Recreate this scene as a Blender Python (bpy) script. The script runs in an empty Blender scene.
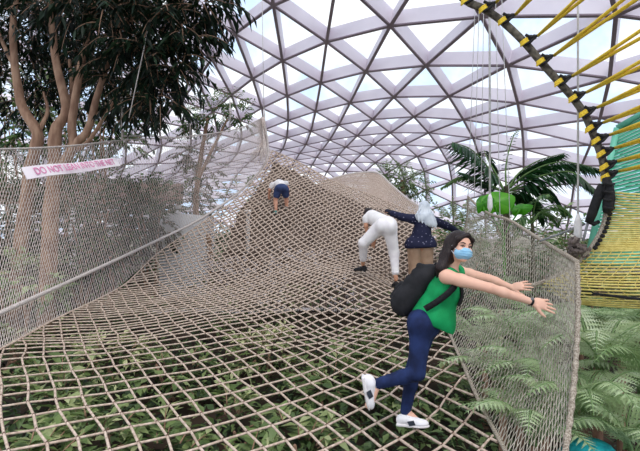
import bpy, math, random
import numpy as np
from mathutils import Vector, Matrix, noise

random.seed(7)
SC = bpy.context.scene
COL = SC.collection
CAM_Z = 1.6
FPX = 26.0 / 36.0 * 640.0
CX, CY = 320.0, 225.5


def P(px, py, Y):
    """A point of the place: where the line of sight of a photo pixel reaches depth Y metres."""
    return Vector(((px - CX) / FPX * Y, Y, CAM_Z - (py - CY) / FPX * Y))


# ------------------------------------------------------------------ materials
def srgb(r, g, b):
    def c(v):
        v /= 255.0
        return v / 12.92 if v <= 0.04045 else ((v + 0.055) / 1.055) ** 2.4
    return (c(r), c(g), c(b), 1.0)


def mat(name, c1, c2=None, scale=8.0, rough=0.8, bump=0.0, spec=0.3, trans=0.0, detail=4.0, stretch=None):
    m = bpy.data.materials.new(name)
    m.use_nodes = True
    nt = m.node_tree
    b = nt.nodes['Principled BSDF']
    b.inputs['Roughness'].default_value = rough
    b.inputs['Specular IOR Level'].default_value = spec
    c2 = c2 or c1
    tc = nt.nodes.new('ShaderNodeTexCoord')
    nz = nt.nodes.new('ShaderNodeTexNoise')
    nz.inputs['Scale'].default_value = scale
    nz.inputs['Detail'].default_value = detail
    if stretch:
        mp = nt.nodes.new('ShaderNodeMapping')
        mp.inputs['Scale'].default_value = stretch
        nt.links.new(tc.outputs['Object'], mp.inputs['Vector'])
        nt.links.new(mp.outputs['Vector'], nz.inputs['Vector'])
    else:
        nt.links.new(tc.outputs['Object'], nz.inputs['Vector'])
    rp = nt.nodes.new('ShaderNodeValToRGB')
    rp.color_ramp.elements[0].position = 0.35
    rp.color_ramp.elements[0].color = c1
    rp.color_ramp.elements[1].position = 0.65
    rp.color_ramp.elements[1].color = c2
    nt.links.new(nz.outputs['Fac'], rp.inputs['Fac'])
    nt.links.new(rp.outputs['Color'], b.inputs['Base Color'])
    if bump:
        bp = nt.nodes.new('ShaderNodeBump')
        bp.inputs['Strength'].default_value = bump
        bp.inputs['Distance'].default_value = 0.01
        nt.links.new(nz.outputs['Fac'], bp.inputs['Height'])
        nt.links.new(bp.outputs['Normal'], b.inputs['Normal'])
    return m


def leaf_mat(name, stops, rough=0.45, translucency=0.35):
    """Leaves: colour by the per-face attribute 'tint', partly translucent."""
    m = bpy.data.materials.new(name)
    m.use_nodes = True
    nt = m.node_tree
    b = nt.nodes['Principled BSDF']
    b.inputs['Roughness'].default_value = rough
    b.inputs['Specular IOR Level'].default_value = 0.35
    at = nt.nodes.new('ShaderNodeAttribute')
    at.attribute_name = 'tint'
    rp = nt.nodes.new('ShaderNodeValToRGB')
    el = rp.color_ramp.elements
    el[0].position, el[0].color = 0.0, stops[0]
    el[1].position, el[1].color = 1.0, stops[-1]
    for k, s in enumerate(stops[1:-1], 1):
        e = el.new(k / (len(stops) - 1))
        e.color = s
    nt.links.new(at.outputs['Fac'], rp.inputs['Fac'])
    nt.links.new(rp.outputs['Color'], b.inputs['Base Color'])
    tr = nt.nodes.new('ShaderNodeBsdfTranslucent')
    nt.links.new(rp.outputs['Color'], tr.inputs['Color'])
    mx = nt.nodes.new('ShaderNodeMixShader')
    mx.inputs['Fac'].default_value = translucency
    nt.links.new(b.outputs['BSDF'], mx.inputs[1])
    nt.links.new(tr.outputs['BSDF'], mx.inputs[2])
    nt.links.new(mx.outputs['Shader'], nt.nodes['Material Output'].inputs['Surface'])
    return m


# ------------------------------------------------------------------ mesh builder
class MB:
    def __init__(self):
        self.v, self.f, self.t, self.mi = [], [], [], []

    def face(self, idx, tint=0.5, mi=0):
        self.f.append(idx)
        self.t.append(tint)
        self.mi.append(mi)

    def tube(self, pts, rad, n=6, caps=True, tint=0.5, mi=0):
        pts = [Vector(p) for p in pts]
        m = len(pts)
        if m < 2:
            return self
        if not hasattr(rad, '__len__'):
            rad = [rad] * m
        base = len(self.v)
        up = None
        for i in range(m):
            d = (pts[min(i + 1, m - 1)] - pts[max(i - 1, 0)])
            if d.length < 1e-9:
                d = Vector((0, 0, 1))
            d.normalize()
            if up is None:
                a = Vector((0, 0, 1)) if abs(d.z) < 0.9 else Vector((1, 0, 0))
                up = d.cross(a).normalized()
            else:
                up = (up - d * up.dot(d))
                up = up.normalized() if up.length > 1e-6 else d.orthogonal().normalized()
            w = d.cross(up)
            for k in range(n):
                a = 2 * math.pi * k / n
                self.v.append(pts[i] + (up * math.cos(a) + w * math.sin(a)) * rad[i])
        for i in range(m - 1):
            for k in range(n):
                a = base + i * n + k
                b = base + i * n + (k + 1) % n
                self.face((a, b, b + n, a + n), tint, mi)
        if caps:
            self.face(tuple(base + k for k in range(n))[::-1], tint, mi)
            self.face(tuple(base + (m - 1) * n + k for k in range(n)), tint, mi)
        return self

    def box(self, c, ax, ay, az, tint=0.5, mi=0):
        """box with centre c and half-axis vectors"""
        c, ax, ay, az = Vector(c), Vector(ax), Vector(ay), Vector(az)
        b = len(self.v)
        for sx in (-1, 1):
            for sy in (-1, 1):
                for sz in (-1, 1):
                    self.v.append(c + ax * sx + ay * sy + az * sz)
        for q in ((0, 1, 3, 2), (4, 6, 7, 5), (0, 4, 5, 1), (2, 3, 7, 6), (0, 2, 6, 4), (1, 5, 7, 3)):
            self.face(tuple(b + i for i in q), tint, mi)
        return self

    def lump(self, c, r, tint=0.5, mi=0, sq=(1, 1, 1)):
        """small low knot: an octahedron once subdivided"""
        c = Vector(c)
        b = len(self.v)
        for d in ((1, 0, 0), (0, 1, 0), (-1, 0, 0), (0, -1, 0)):
            self.v.append(c + Vector((d[0] * sq[0], d[1] * sq[1], 0)) * r)
        self.v.append(c + Vector((0, 0, r * sq[2])))
        self.v.append(c - Vector((0, 0, r * sq[2])))
        for k in range(4):
            self.face((b + k, b + (k + 1) % 4, b + 4), tint, mi)
            self.face((b + (k + 1) % 4, b + k, b + 5), tint, mi)
        return self

    def ball(self, c, r, nu=12, nv=8, sq=(1, 1, 1), M=None, tint=0.5, mi=0):
        c = Vector(c)
        b = len(self.v)
        for i in range(1, nv):
            th = math.pi * i / nv
            for k in range(nu):
                ph = 2 * math.pi * k / nu
                q = Vector((math.sin(th) * math.cos(ph) * sq[0], math.sin(th) * math.sin(ph) * sq[1], math.cos(th) * sq[2])) * r
                if M is not None:
                    q = M @ q
                self.v.append(c + q)
        for s in (1, -1):
            q = Vector((0, 0, s * r * sq[2]))
            if M is not None:
                q = M @ q
            self.v.append(c + q)
        top, bot = len(self.v) - 2, len(self.v) - 1
        for i in range(nv - 2):
            for k in range(nu):
                a, d = b + i * nu + k, b + i * nu + (k + 1) % nu
                self.face((a, a + nu, d + nu, d), tint, mi)
        for k in range(nu):
            self.face((b + k, b + (k + 1) % nu, top), tint, mi)
            q = b + (nv - 2) * nu
            self.face((q + (k + 1) % nu, q + k, bot), tint, mi)
        return self

    def leaf(self, p, d, nrm, L, W, tint, fold=0.15, droop=0.0, mi=0):
        """folded pointed leaf of length L along d"""
        d = d.normalized()
        s = d.cross(nrm)
        if s.length < 1e-5:
            s = d.orthogonal()
        s.normalize()
        n2 = s.cross(d)
        b = len(self.v)
        mid = p + d * L * 0.45
        self.v += [p, mid + s * W * 0.5 + n2 * W * fold, p + d * L + Vector((0, 0, -droop * L)), mid - s * W * 0.5 + n2 * W * fold, mid - Vector((0, 0, droop * L * 0.2))]
        self.face((b, b + 1, b + 4), tint, mi)
        self.face((b + 1, b + 2, b + 4), tint, mi)
        self.face((b + 2, b + 3, b + 4), tint, mi)
        self.face((b + 3, b, b + 4), tint, mi)
        return self

    def build(self, name, mats, parent=None, smooth=True):
        me = bpy.data.meshes.new(name)
        me.from_pydata([tuple(v) for v in self.v], [], self.f)
        if not isinstance(mats, (list, tuple)):
            mats = [mats]
        for m in mats:
            me.materials.append(m)
        me.polygons.foreach_set('material_index', self.mi)
        at = me.attributes.new('tint', 'FLOAT', 'FACE')
        at.data.foreach_set('value', self.t)
        if smooth:
            me.polygons.foreach_set('use_smooth', [True] * len(self.f))
        me.update()
        o = bpy.data.objects.new(name, me)
        COL.objects.link(o)
        if parent is not None:
            o.parent = parent
            o.matrix_parent_inverse = parent.matrix_world.inverted() if parent.type != 'EMPTY' else Matrix.Translation(-parent.location)
        return o


def tag(o, label=None, cat=None, group=None, kind=None):
    if label:
        o['label'] = label
    if cat:
        o['category'] = cat
    if group:
        o['group'] = group
    if kind:
        o['kind'] = kind
    return o


def thing(name, label, cat, loc, group=None, kind=None):
    o = bpy.data.objects.new(name, None)
    o.empty_display_size = 0.1
    COL.objects.link(o)
    o.location = loc
    return tag(o, label, cat, group, kind)


def smooth_curve(pts, n=40):
    """Catmull-Rom through the points, n samples"""
    pts = [Vector(p) for p in pts]
    q = [pts[0] * 2 - pts[1]] + pts + [pts[-1] * 2 - pts[-2]]
    out = []
    m = len(pts) - 1
    for k in range(n + 1):
        t = k / n * m
        i = min(int(t), m - 1)
        u = t - i
        a, b, c, d = q[i], q[i + 1], q[i + 2], q[i + 3]
        out.append(0.5 * ((2 * b) + (c - a) * u + (2 * a - 5 * b + 4 * c - d) * u * u + (3 * b - a - 3 * c + d) * u ** 3))
    return out


def rv_(k):
    return Vector((random.uniform(-k, k), random.uniform(-k, k), random.uniform(-k, k)))


def cval(pts, t):
    """Catmull-Rom value at t in 0..1"""
    m = len(pts) - 1
    x = min(max(t, 0), 1) * m
    i = min(int(x), m - 1)
    u = x - i
    a = pts[i - 1] if i > 0 else pts[0] * 2 - pts[1]
    b, c = pts[i], pts[i + 1]
    d = pts[i + 2] if i + 2 <= m else pts[m] * 2 - pts[m - 1]
    return 0.5 * ((2 * b) + (c - a) * u + (2 * a - 5 * b + 4 * c - d) * u * u + (3 * b - a - 3 * c + d) * u ** 3)


# ------------------------------------------------------------------ camera, sky, sun
cd = bpy.data.cameras.new('camera')
cd.lens = 26.0
cd.sensor_width = 36.0
cd.clip_end = 500
cam = bpy.data.objects.new('camera', cd)
COL.objects.link(cam)
cam.location = (0, 0, CAM_Z)
cam.rotation_euler = (math.radians(90), 0, 0)
SC.camera = cam

w = bpy.data.worlds.new('sky')
SC.world = w
w.use_nodes = True
nt = w.node_tree
bg = nt.nodes['Background']
tc = nt.nodes.new('ShaderNodeTexCoord')
nz = nt.nodes.new('ShaderNodeTexNoise')
nz.inputs['Scale'].default_value = 5.0
nz.inputs['Detail'].default_value = 5.0
nz.inputs['Roughness'].default_value = 0.55
nt.links.new(tc.outputs['Generated'], nz.inputs['Vector'])
rp = nt.nodes.new('ShaderNodeValToRGB')
rp.color_ramp.elements[0].position = 0.40
rp.color_ramp.elements[0].color = (0.60, 0.76, 1.0, 1)
rp.color_ramp.elements[1].position = 0.56
rp.color_ramp.elements[1].color = (0.95, 0.97, 1.0, 1)
nt.links.new(nz.outputs['Fac'], rp.inputs['Fac'])
nt.links.new(rp.outputs['Color'], bg.inputs['Color'])
bg.inputs['Strength'].default_value = 1.12

sd = bpy.data.lights.new('sun', 'SUN')
sd.energy = 1.5
sd.angle = math.radians(25)
sd.color = (1.0, 0.96, 0.9)
sun = bpy.data.objects.new('sun', sd)
COL.objects.link(sun)
sun.rotation_euler = (math.radians(28), math.radians(14), 0)
SC.view_settings.view_transform = 'Standard'
SC.view_settings.look = 'None'
SC.view_settings.exposure = 0.3
SC.view_settings.gamma = 1.0

# ------------------------------------------------------------------ materials used
M_ROPE = mat('jute_rope', srgb(210, 190, 174), srgb(172, 150, 134), 30, 0.9)
M_KNOT = mat('rope_knot', srgb(104, 78, 66), srgb(78, 58, 50), 40, 0.9)
M_NET = mat('pale_net_cord', srgb(226, 214, 206), srgb(196, 180, 172), 20, 0.9)
M_NETROPE = mat('pale_thick_rope', srgb(216, 206, 200), srgb(170, 160, 155), 60, 0.9, 0.5)
M_OLIVE = mat('grey_olive_cord', srgb(200, 190, 176), srgb(150, 142, 128), 20, 0.9)
M_BORDER = mat('twisted_rope', srgb(196, 184, 168), srgb(120, 106, 92), 90, 0.9, 0.6)
M_TAN = mat('tan_net_cord', srgb(196, 178, 164), srgb(170, 150, 138), 20, 0.9)
M_YEL = mat('yellow_rope', srgb(255, 226, 84), srgb(240, 196, 52), 60, 0.7)
M_YEL2 = mat('dull_yellow_cord', srgb(238, 220, 140), srgb(216, 194, 108), 30, 0.85)
M_HOOP = mat('dark_weathered_hoop', srgb(120, 112, 100), srgb(58, 52, 48), 22, 0.8, 0.4)
M_BLACK = mat('black_rubber', srgb(26, 26, 28), srgb(40, 38, 40), 30, 0.7, 0.3)
M_STEELRIB = mat('pale_painted_steel', srgb(226, 218, 226), srgb(214, 206, 216), 0.5, 0.55)
M_FLANGE = mat('shaded_steel_flange', srgb(138, 122, 132), srgb(124, 110, 120), 0.6, 0.6)  # darker than the ribs: underside shade put into the flange colour
M_METAL = mat('galvanised_metal', srgb(150, 150, 152), srgb(110, 110, 112), 30, 0.45)
M_WHITE = mat('white_cable', srgb(232, 228, 226), srgb(214, 208, 206), 20, 0.6)
M_BARK = mat('tan_bark', srgb(176, 142, 118), srgb(132, 100, 82), 9, 0.95, 0.6, stretch=(1, 1, 0.3))
M_SOIL = mat('dark_soil', srgb(70, 54, 44), srgb(38, 34, 26), 3, 1.0, 0.5)
M_PINKWALL = mat('brown_pink_timber', srgb(176, 150, 138), srgb(150, 124, 114), 2, 0.9)
M_PLINTH = mat('white_painted_plinth', srgb(250, 248, 250), srgb(240, 238, 242), 2, 0.7)
M_PEBBLE = mat('pale_flowers', srgb(240, 232, 232), srgb(214, 200, 200), 10, 0.9)

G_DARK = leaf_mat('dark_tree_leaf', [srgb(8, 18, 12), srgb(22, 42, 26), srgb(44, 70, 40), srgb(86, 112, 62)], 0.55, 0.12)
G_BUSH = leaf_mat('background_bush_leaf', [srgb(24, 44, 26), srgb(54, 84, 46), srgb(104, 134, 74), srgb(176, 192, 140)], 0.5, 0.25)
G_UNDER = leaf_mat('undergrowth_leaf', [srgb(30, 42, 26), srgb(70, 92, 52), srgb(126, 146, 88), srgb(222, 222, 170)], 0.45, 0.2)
G_FERN = leaf_mat('fern_leaf', [srgb(72, 104, 58), srgb(136, 166, 108), srgb(190, 208, 160), srgb(226, 234, 206)], 0.5, 0.25)
G_PALM = leaf_mat('palm_leaf', [srgb(14, 40, 20), srgb(30, 70, 34), srgb(60, 104, 52), srgb(130, 156, 96)], 0.4, 0.3)
G_BROAD = leaf_mat('bright_broad_leaf', [srgb(40, 110, 14), srgb(70, 150, 24), srgb(110, 186, 40)], 0.35, 0.4)
G_SMALL = leaf_mat('far_tree_leaf', [srgb(70, 92, 58), srgb(116, 136, 90), srgb(160, 176, 130)], 0.6, 0.3)

# ------------------------------------------------------------------ the glass roof: a triangulated steel shell
DOME_CM = [[(-1636,1922,1217),(-1472,1580,1248),(-1279,1241,1258),(-1050,908,1246),(-777,590,1212),(-455,298,1157),(-84,42,1082),(326,-172,989),(760,-342,879),(1208,-468,755),(1656,-555,619),(2098,-609,473),(2529,-637,321),(2949,-648,166),(3358,-649,7),(3759,-647,-153),(4154,-644,-314),(4543,-641,-476),(4928,-640,-639)],[(-1461,2322,1060),(-1297,2017,1112),(-1130,1696,1141),(-945,1369,1147),(-724,1048,1134),(-452,748,1099),(-127,477,1044),(244,243,967),(650,54,870),(1074,-88,756),(1503,-186,627),(1929,-246,488),(2348,-278,341),(2759,-291,189),(3163,-294,34),(3561,-291,-124),(3953,-286,-285),(4342,-282,-447),(4726,-280,-611)],[(-1367,2707,906),(-1176,2445,980),(-1010,2150,1026),(-848,1838,1049),(-665,1521,1053),(-438,1215,1037),(-159,933,1000),(172,682,940),(547,472,858),(948,309,756),(1358,195,636),(1768,125,503),(2175,87,361),(2576,70,213),(2973,66,61),(3366,69,-95),(3755,74,-254),(4142,79,-416),(4525,84,-580)],[(-1358,3076,756),(-1120,2862,855),(-934,2602,919),(-774,2311,956),(-615,2005,973),(-421,1700,974),(-180,1410,955),(110,1146,912),(448,916,845),(826,727,756),(1218,593,645),(1613,508,519),(2006,461,382),(2397,438,239),(2786,431,90),(3173,433,-63),(3559,438,-221),(3943,445,-382),(4325,451,-545)],[(-1437,3429,618),(-1145,3264,738),(-913,3046,822),(-742,2782,874),(-584,2495,901),(-404,2198,914),(-192,1908,910),(61,1636,883),(358,1390,831),(704,1177,756),(1080,1015,656),(1459,911,537),(1838,850,406),(2218,818,267),(2599,805,122),(2981,803,-29),(3362,807,-184),(3744,814,-344),(4124,821,-508)],[(-1587,3770,499),(-1249,3651,632),(-969,3475,733),(-751,3248,803),(-572,2986,845),(-394,2706,861),(-196,2422,865),(31,2146,854),(288,1891,818),(583,1666,754),(942,1470,670),(1301,1342,557),(1666,1261,433),(2037,1214,300),(2410,1191,159),(2786,1182,11),(3165,1182,-143),(3544,1187,-303),(3922,1196,-466)],[(-1787,4105,403),(-1412,4025,541),(-1087,3890,652),(-817,3703,735),(-598,3473,790),(-404,3215,819),(-209,2944,827),(5,2671,825),(239,2412,804),(499,2177,755),(801,1971,684),(1137,1813,580),(1490,1702,465),(1850,1632,339),(2217,1592,202),(2588,1571,56),(2964,1564,-97),(3341,1566,-256),(3719,1574,-419)],[(-2015,4439,335),(-1614,4390,470),(-1251,4291,584),(-936,4143,673),(-669,3949,737),(-443,3720,775),(-237,3467,791),(-30,3205,793),(192,2946,783),(432,2704,753),(694,2489,698),(989,2310,614),(1317,2172,507),(1663,2075,387),(2020,2012,254),(2386,1974,110),(2758,1955,-43),(3135,1950,-202),(3513,1955,-366)],[(-2254,4777,293),(-1837,4749,423),(-1449,4679,535),(-1096,4566,626),(-785,4409,694),(-518,4212,738),(-285,3985,759),(-73,3739,764),(141,3486,760),(369,3240,746),(613,3015,711),(875,2820,648),(1164,2661,558),(1485,2538,444),(1826,2450,314),(2183,2392,171),(2550,2356,18),(2926,2340,-143),(3305,2338,-309)],[(-2494,5119,279),(-2071,5104,400),(-1666,5057,507),(-1286,4972,597),(-940,4848,667),(-631,4685,714),(-363,4487,739),(-131,4263,746),(83,4023,745),(304,3780,735),(539,3548,714),(785,3339,671),(1047,3160,601),(1330,3017,501),(1645,2905,378),(1985,2823,237),(2342,2768,84),(2713,2736,-80),(3093,2724,-248)],[(-2731,5465,288),(-2306,5458,400),(-1892,5426,501),(-1496,5365,588),(-1123,5269,658),(-781,5137,707),(-475,4969,736),(-210,4771,746),(17,4549,743),(240,4316,732),(468,4084,711),(703,3866,677),(948,3671,623),(1204,3506,542),(1486,3373,433),(1798,3268,301),(2138,3191,150),(2499,3141,-15),(2877,3114,-187)]]
DI0, DJ0 = -5, -4
Nn = {}
for jj, row in enumerate(DOME_CM):
    for ii, q in enumerate(row):
        Nn[(DI0 + ii, DJ0 + jj)] = Vector((q[0] / 100, q[1] / 100, q[2] / 100 + CAM_Z))
NI, NJ = len(DOME_CM[0]), len(DOME_CM)
JT = DJ0 + NJ - 1
pitch = [-1, -3, -6, -10, -15, -22, -31, -42, -55, -68]
for i in range(DI0, DI0 + NI):
    d = Nn[(i, JT)] - Nn[(i, JT - 1)]
    h = Vector((d.x, d.y, 0)).normalized()
    for k, a in enumerate(pitch):
        st = h * math.cos(math.radians(a)) + Vector((0, 0, math.sin(math.radians(a))))
        Nn[(i, JT + 1 + k)] = Nn[(i, JT + k)] + st * 4.4
JT += len(pitch)
for j in range(DJ0, JT + 1):
    d = Nn[(DI0, j)] - Nn[(DI0 + 1, j)]
    h = Vector((d.x, d.y, 0)).normalized()
    a0 = math.degrees(math.asin(max(-1, min(1, d.normalized().z))))
    for k in range(4):
        a = a0 - 7 * (k + 1)
        st = h * math.cos(math.radians(a)) + Vector((0, 0, math.sin(math.radians(a))))
        Nn[(DI0 - 1 - k, j)] = Nn[(DI0 - k, j)] + st * 4.2
IMIN, IMAX = DI0 - 4, DI0 + NI - 1
ctr = Vector((0, 30, -30))


def nrm_at(k):
    n = Vector((0, 0, 0))
    p = Nn[k]
    ds = [(1, 0), (1, 1), (0, 1), (-1, 0), (-1, -1), (0, -1)]
    for a in range(6):
        q, r = (k[0] + ds[a][0], k[1] + ds[a][1]), (k[0] + ds[(a + 1) % 6][0], k[1] + ds[(a + 1) % 6][1])
        if q in Nn and r in Nn:
            n += (Nn[q] - p).cross(Nn[r] - p)
    n.normalize()
    if n.dot(p - ctr) < 0:
        n = -n
    return n


def keep(k):
    p = Nn[k]
    return p.z > -1.5 and p.y > -9


NORM = {k: nrm_at(k) for k in Nn}
DEPTH = 0.62
frame = MB()
glass = MB()
gidx = {}
for k in Nn:
    for dd in ((1, 0), (0, 1), (1, 1)):
        q = (k[0] + dd[0], k[1] + dd[1])
        if q in Nn and keep(k) and keep(q):
            a, b = Nn[k], Nn[q]
            n = (NORM[k] + NORM[q]).normalized()
            ax = (b - a)
            L = ax.length
            ax.normalize()
            s = ax.cross(n).normalized()
            c = (a + b) / 2
            frame.box(c + n * (DEPTH / 2), ax * L / 2, s * 0.05, n * DEPTH / 2, mi=0)
            frame.box(c - n * 0.02, ax * L / 2, s * 0.068, n * 0.03, mi=1)
    if keep(k):
        frame.box(Nn[k] + NORM[k] * DEPTH * 0.45, NORM[k].orthogonal().normalized() * 0.11, NORM[k].cross(NORM[k].orthogonal()).normalized() * 0.11, NORM[k] * DEPTH * 0.5, mi=0)
for k in Nn:
    for tri in (((0, 0), (1, 0), (1, 1)), ((0, 0), (1, 1), (0, 1))):
        ks = [(k[0] + t[0], k[1] + t[1]) for t in tri]
        if all(q in Nn and keep(q) for q in ks):
            ids = []
            for q in ks:
                if q not in gidx:
                    gidx[q] = len(glass.v)
                    glass.v.append(Nn[q] + NORM[q] * (DEPTH + 0.02))
                ids.append(gidx[q])
            glass.face(tuple(ids))
mg = bpy.data.materials.new('clear_roof_glass')
mg.use_nodes = True
gt = mg.node_tree
for nd in list(gt.nodes):
    if nd.type == 'BSDF_PRINCIPLED':
        gt.nodes.remove(nd)
tb = gt.nodes.new('ShaderNodeBsdfTransparent')
tb.inputs['Color'].default_value = (0.96, 0.975, 0.99, 1)
gb = gt.nodes.new('ShaderNodeBsdfGlossy')
gb.inputs['Roughness'].default_value = 0.05
gx = gt.nodes.new('ShaderNodeMixShader')
gx.inputs['Fac'].default_value = 0.04
gt.links.new(tb.outputs[0], gx.inputs[1])
gt.links.new(gb.outputs[0], gx.inputs[2])
gt.links.new(gx.outputs[0], gt.nodes['Material Output'].inputs['Surface'])
ceil = thing('ceiling', 'triangulated white steel and glass dome overhead', 'roof', (0, 0, 0), kind='structure')
frame.build('steel_lattice', [M_STEELRIB, M_FLANGE], ceil, smooth=False)
glass.build('glazing', mg, ceil, smooth=False)

# ------------------------------------------------------------------ ground under everything
def ground_z(x, y):
    t = max(0.0, min(1.0, (y - 3.5) / 14))
    t = t * t * (3 - 2 * t)
    return -1.25 + 1.5 * t + 0.10 * noise.noise(Vector((x * 0.5, y * 0.5, 0)))


gm = MB()
NX, NY = 60, 70
for iy in range(NY + 1):
    for ix in range(NX + 1):
        x = -32 + 72 * ix / NX
        y = -6 + 92 * (iy / NY) ** 1.4
        gm.v.append(Vector((x, y, ground_z(x, y))))
for iy in range(NY):
    for ix in range(NX):
        a = iy * (NX + 1) + ix
        gm.face((a, a + 1, a + NX + 2, a + NX + 1))
M_BED = mat('pale_gravel_bed', srgb(168, 158, 146), srgb(96, 98, 78), 1.2, 1.0, 0.3)
gm.mi = [1 if gm.v[f_[0]].y > 13.5 else 0 for f_ in gm.f]
g = gm.build('ground', [M_SOIL, M_BED])
tag(g, 'dark planted soil below the nets', 'ground', kind='structure')

# ------------------------------------------------------------------ the climbing net (heights by thin-plate spline)
CT = [(-10, 500, 2.6), (0, 451, 3.07), (0, 400, 3.88), (0, 349, 5.2), (-60, 380, 4.3), (53, 320, 6.4), (100, 298, 7.7), (124, 285, 8.5), (158, 253, 9.9),
      (203, 222, 11.3), (240, 196, 12.6), (268, 166, 14.0), (272, 150, 14.6),
      (100, 450, 3.2), (100, 380, 4.6), (100, 340, 6.0), (200, 440, 3.42), (200, 350, 5.8), (200, 310, 7.3), (250, 400, 4.25), (250, 350, 5.8), (250, 310, 7.4), (250, 290, 8.5), (250, 272, 9.5),
      (260, 245, 10.6), (278, 213, 11.8), (286, 209, 12.0), (330, 180, 13.8), (400, 207, 12.4), (450, 236, 10.8), (362, 273, 8.7), (395, 289, 8.2), (330, 330, 6.75),
      (412, 428, 3.65), (350, 430, 3.62), (420, 289, 8.9), (445, 318, 6.2), (468, 375, 4.3), (505, 451, 3.2), (560, 600, 1.9), (450, 262, 9.0), (350, 380, 4.75),
      (320, 600, 2.0), (100, 620, 1.85), (310, 185, 13.2)]
cp = [P(*c) for c in CT]
cxy = np.array([(p.x, p.y) for p in cp])
cz = np.array([p.z for p in cp])


def _U(r2):
    return np.where(r2 > 1e-12, 0.5 * r2 * np.log(r2 + 1e-12), 0.0)


_n = len(cp)
K = _U(((cxy[:, None] - cxy[None]) ** 2).sum(-1)) + 0.12 * np.eye(_n)
Pm = np.c_[np.ones(_n), cxy]
A = np.zeros((_n + 3, _n + 3))
A[:_n, :_n], A[:_n, _n:], A[_n:, :_n] = K, Pm, Pm.T
SOL = np.linalg.solve(A, np.r_[cz, 0, 0, 0])


def floor_z(x, y):
    r2 = ((cxy - np.array((x, y))) ** 2).sum(-1)
    return float((SOL[:_n] * _U(r2)).sum() + SOL[_n] + SOL[_n + 1] * x + SOL[_n + 2] * y)


def floor_zs(q):
    r2 = ((q[:, None] - cxy[None]) ** 2).sum(-1)
    return (_U(r2) @ SOL[:_n]) + SOL[_n] + q @ SOL[_n + 1:]


def onfloor(px, py, Y):
    p = P(px, py, Y)
    return Vector((p.x, p.y, floor_z(p.x, p.y)))


LEFT_B = [P(*q) for q in ((-70, 385, 4.2), (0, 349, 5.2), (53, 320, 6.4), (100, 298, 7.7), (124, 285, 8.5), (158, 253, 9.9), (203, 222, 11.3), (240, 196, 12.6), (266, 166, 14.0), (272, 150, 14.6))]
RIDGE = [P(*q) for q in ((272, 150, 14.6), (300, 165, 14.3), (330, 180, 13.8), (365, 193, 13.2), (400, 207, 12.4), (430, 222, 11.6), (456, 236, 10.6))]
RIGHT_B = [P(*q) for q in ((456, 236, 10.6), (450, 262, 9.0), (446, 295, 7.2), (445, 318, 6.2), (468, 375, 4.3), (505, 451, 3.2), (530, 520, 2.55), (560, 600, 1.9))]
LB = [Vector((p.x, p.y, floor_z(p.x, p.y))) for p in smooth_curve(LEFT_B, 60)]
RG = [Vector((p.x, p.y, floor_z(p.x, p.y))) for p in smooth_curve(RIDGE, 40)]
RB = [Vector((p.x, p.y, floor_z(p.x, p.y))) for p in smooth_curve(RIGHT_B, 60)]
poly = [(p.x, p.y) for p in LB + RG + RB] + [(-1.2, 1.8), (LB[0].x, 1.9)]
PX = np.array(poly)


def inside(q):
    x, y = q[:, 0][:, None], q[:, 1][:, None]
    x1, y1 = PX[:, 0][None], PX[:, 1][None]
    x2, y2 = np.roll(PX[:, 0], -1)[None], np.roll(PX[:, 1], -1)[None]
    with np.errstate(divide='ignore', invalid='ignore'):
        c = ((y1 > y) != (y2 > y)) & (x < (x2 - x1) * (y - y1) / (y2 - y1) + x1)
    return (c.sum(1) % 2) == 1


aB, aA = math.radians(-38), math.radians(49)
dB = np.array((math.sin(aB), math.cos(aB)))
dA = np.array((math.sin(aA), math.cos(aA)))
CELL = 0.215
net = MB()


def jit(u, v):
    return np.array((noise.noise(Vector((u * 0.35, v * 0.35, 3))), noise.noise(Vector((u * 0.35, v * 0.35, 9))))) * 0.05 + \
        np.array((noise.noise(Vector((u * 1.7, v * 1.7, 5))), noise.noise(Vector((u * 1.7, v * 1.7, 8))))) * 0.022


_A = [np.zeros(2)]
for _k in range(500):
    _t = math.radians(53 - 12 * min(1.0, (_k + 0.5) * 0.05 / 3.0))
    _A.append(_A[-1] + 0.05 * np.array((math.sin(_t), math.cos(_t))))


def posA(a):
    if a < 0:
        return a * np.array((math.sin(math.radians(53)), math.cos(math.radians(53))))
    k = min(int(a / 0.05), 499)
    return _A[k] + (_A[k + 1] - _A[k]) * (a / 0.05 - k)


cache = {}


def node(iu, iv):
    k = (iu, iv)
    if k not in cache:
        a_, b_ = iu * 0.150, iv * 0.285
        if b_ > 6.5:
            b_ = 6.5 + (b_ - 6.5) * 0.6
        if a_ > 0:
            a_ = a_ * (1 + 0.03 * a_)
        an = math.radians(-37 + 10 * min(1.0, max(0.0, a_ / 2.5)))
        ff = math.radians(-31)
        near_ = min(b_, 6.0)
        q_ = posA(a_) + np.array((math.sin(an), math.cos(an))) * near_ + np.array((math.sin(ff), math.cos(ff))) * (b_ - near_)
        r_ = float(np.hypot(*q_))
        if r_ > 6.0:
            q_ = q_ * ((6.0 + (r_ - 6.0) * 0.66) / r_)
        cache[k] = q_ + jit(iu, iv)
    return cache[k]


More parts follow.
